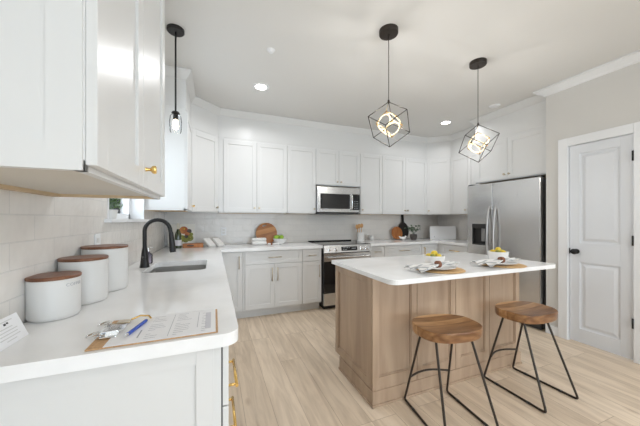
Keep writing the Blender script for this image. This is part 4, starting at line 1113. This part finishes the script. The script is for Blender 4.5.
# reddish round board, black paddle, bird, white panel
def lean_disc(name, x, y, r, th, mat, label, tilt, cat):
    root = thing(name, (x, y, ZT), label, cat)
    m = MB().lathe([(0, 0), (r - .003, 0), (r, .003), (r, th - .003), (r - .003, th), (0, th)], 40)
    o = m.build('board', mat, root, local=True)
    o.matrix_local = Matrix.Translation((0, 0, .001)) @ Matrix.Rotation(math.radians(-tilt), 4, 'X') @ Matrix.Translation((0, 0, r)) @ Matrix.Rotation(PI / 2, 4, 'X')
    return root
pb = thing('paddle_board', (3.27, 4.075, ZT), 'black paddle cutting board with handle up against the back wall', 'cutting board')
pts = [(.118 * math.cos(a), .155 * math.sin(a)) for a in [math.radians(d) for d in range(108, 433, 12)]]
pts = [(-.022, .325)] + [(-.022, .17)] + pts + [(.022, .17), (.022, .325)] + [(.022 * math.cos(a), .325 + .02 * math.sin(a)) for a in [math.radians(d) for d in (30, 60, 90, 120, 150)]]
m = MB().prism(pts, 0, .016)
o = m.build('board', 'darkboard', pb, local=True)
o.matrix_local = Matrix.Translation((0, -.02, .002)) @ Matrix.Rotation(math.radians(-5), 4, 'X') @ Matrix.Translation((0, 0, .155)) @ Matrix.Rotation(PI / 2, 4, 'X')
rbd = lean_disc('round_cutting_board', 3.10, 4.010, .118, .016, 'terracotta', 'reddish-brown round wooden board leaning before the black paddle board', 10, 'cutting board')
bd = thing('bird_figurine', (3.110, 3.86, ZT), 'small white bird figurine before the reddish round board', 'figurine')
m = MB(); m.ball((3.110, 3.86, ZT + .035), .034, 1.5, .9, .85, 20).ball((3.158, 3.86, ZT + .062), .018, 1, 1, 1, 14)
m.tube([(3.070, 3.86, ZT + .04), (3.035, 3.86, ZT + .058), (3.015, 3.86, ZT + .075)], [.02, .012, .005], 10).tube([(3.170, 3.86, ZT + .062), (3.188, 3.86, ZT + .058)], [.006, .001], 8)
m.lathe([(0, ZT + .001), (.022, ZT + .001), (.012, ZT + .012), (0, ZT + .012)], 16, cx=3.11, cy=3.86)
m.build('body', 'plate', bd)
wp = thing('glossy_panel', (3.70, 3.80, ZT), 'glossy white framed panel standing in the right counter corner', 'panel')
Mp = Matrix.Translation((3.885, 3.72, ZT + .002)) @ Matrix.Rotation(math.radians(-32), 4, 'Z') @ Matrix.Rotation(math.radians(-6), 4, 'X')
M['gloss'] = newmat('glossy_white_acrylic', (.82, .83, .84), .05)
MB().box(-.215, 0, 0, .215, .012, .232, .002, mat=Mp).build('panel', 'gloss', wp)
MB().box(-.15, -.0008, .035, -.143, 0, .06, mat=Mp).box(-.155, -.0008, .045, -.138, 0, .050, mat=Mp).build('small_mark', 'ink', wp)
MB().box(-.222, -.004, -.0005, -.212, .016, .236, .001, mat=Mp).box(.212, -.004, -.0005, .222, .016, .236, .001, mat=Mp).box(-.222, -.004, .228, .222, .016, .238, .001, mat=Mp).build('frame', 'trim', wp)

# ------------------------------------------------------------ place settings on the island
def place_setting(x, y, which):
    ps = 'left place setting' if which == 0 else 'right place setting'
    o = MB().lathe([(0, ZT + .001), (.165, ZT + .001), (.170, ZT + .004), (.165, ZT + .007), (0, ZT + .007)], 48, cx=x, cy=y).build('placemat', 'cork')
    tag(recenter(o, (x, y, ZT)), 'round tan woven placemat of the %s on the island' % ps, 'placemat', 'round placemats on the island')
    z = ZT + .007
    o = MB().lathe([(0, z + .001), (.07, z + .001), (.075, z + .005), (.125, z + .018), (.125, z + .021), (.075, z + .009), (0, z + .007)], 48, cx=x - .02, cy=y + .0).build('plate', 'plate')
    tag(recenter(o, (x - .02, y, z)), 'white plate of the %s on its placemat' % ps, 'plate', 'white plates on the island')
    z2 = z + .021
    np_ = thing('napkin', (x - .09, y - .045, z2), 'striped white napkin in a leather ring of the %s' % ps, 'napkin', 'napkins in leather rings')
    def fan(x0, x1, w0, w1, h0, h1, dz0=0):
        rows = []
        for i in range(9):
            u = i / 8; xx = x0 + (x1 - x0) * u; w_ = w0 + (w1 - w0) * u; h_ = h0 + (h1 - h0) * u; row = []
            for j in range(13):
                v = j / 12; row.append((xx, y - .045 - w_ / 2 + w_ * v, z2 + .010 + dz0 * u + h_ * (.5 + .5 * math.sin(v * PI * 5 + u)) * (1 - .2 * v)))
            rows.append(row)
        m.quadstrip(rows)
    m = MB(); fan(x - .055, x - .255, .035, .23, .016, .034, -.022); fan(x - .055, x + .085, .035, .11, .016, .020, .002)
    cloth = m.build('cloth', 'napkin', np_)
    sm_ = cloth.modifiers.new('solid', 'SOLIDIFY'); sm_.thickness = .003
    MB().tube([(x - .066, y - .045, z2 + .020), (x - .042, y - .045, z2 + .020)], .024, 20).build('napkin_ring', 'leather', np_)
place_setting(1.505, 1.478, 0)
place_setting(2.118, 1.455, 1)
def tall_bowl(x, y, label):
    z = ZT; r = .080; h = .078
    o = MB().lathe([(0, z + .001), (r * .8, z + .001), (r * .88, z + .008), (r, z + h), (r - .005, z + h), (r * .84, z + .012), (0, z + .010)], 40, cx=x, cy=y).build('bowl', 'plate')
    return tag(recenter(o, (x, y, z)), label, 'bowl')
for (bx, by, w_) in ((1.61, 1.63, 'left place setting'), (2.345, 1.63, 'right place setting')):
    tall_bowl(bx, by, 'white bowl of lemons behind the %s on the island' % w_)
    for (dx, dy, dz, mt, n_, l_) in ((-.032, -.022, .070, 'lime', 'lime', 'green-tinged fruit at the front left of'), (.012, -.034, .072, 'lemon', 'lemon', 'yellow lemon at the front of'), (.040, .004, .070, 'lime', 'lime', 'green-tinged fruit at the right of'), (-.022, .030, .070, 'lemon', 'lemon', 'yellow lemon at the back of'), (.003, .002, .094, 'lemon', 'lemon', 'yellow lemon on top of')):
        fruit(n_, (bx + dx, by + dy, ZT + dz), .0225, mt, '%s the bowl behind the %s' % (l_, w_), n_, rot=dx * 60)
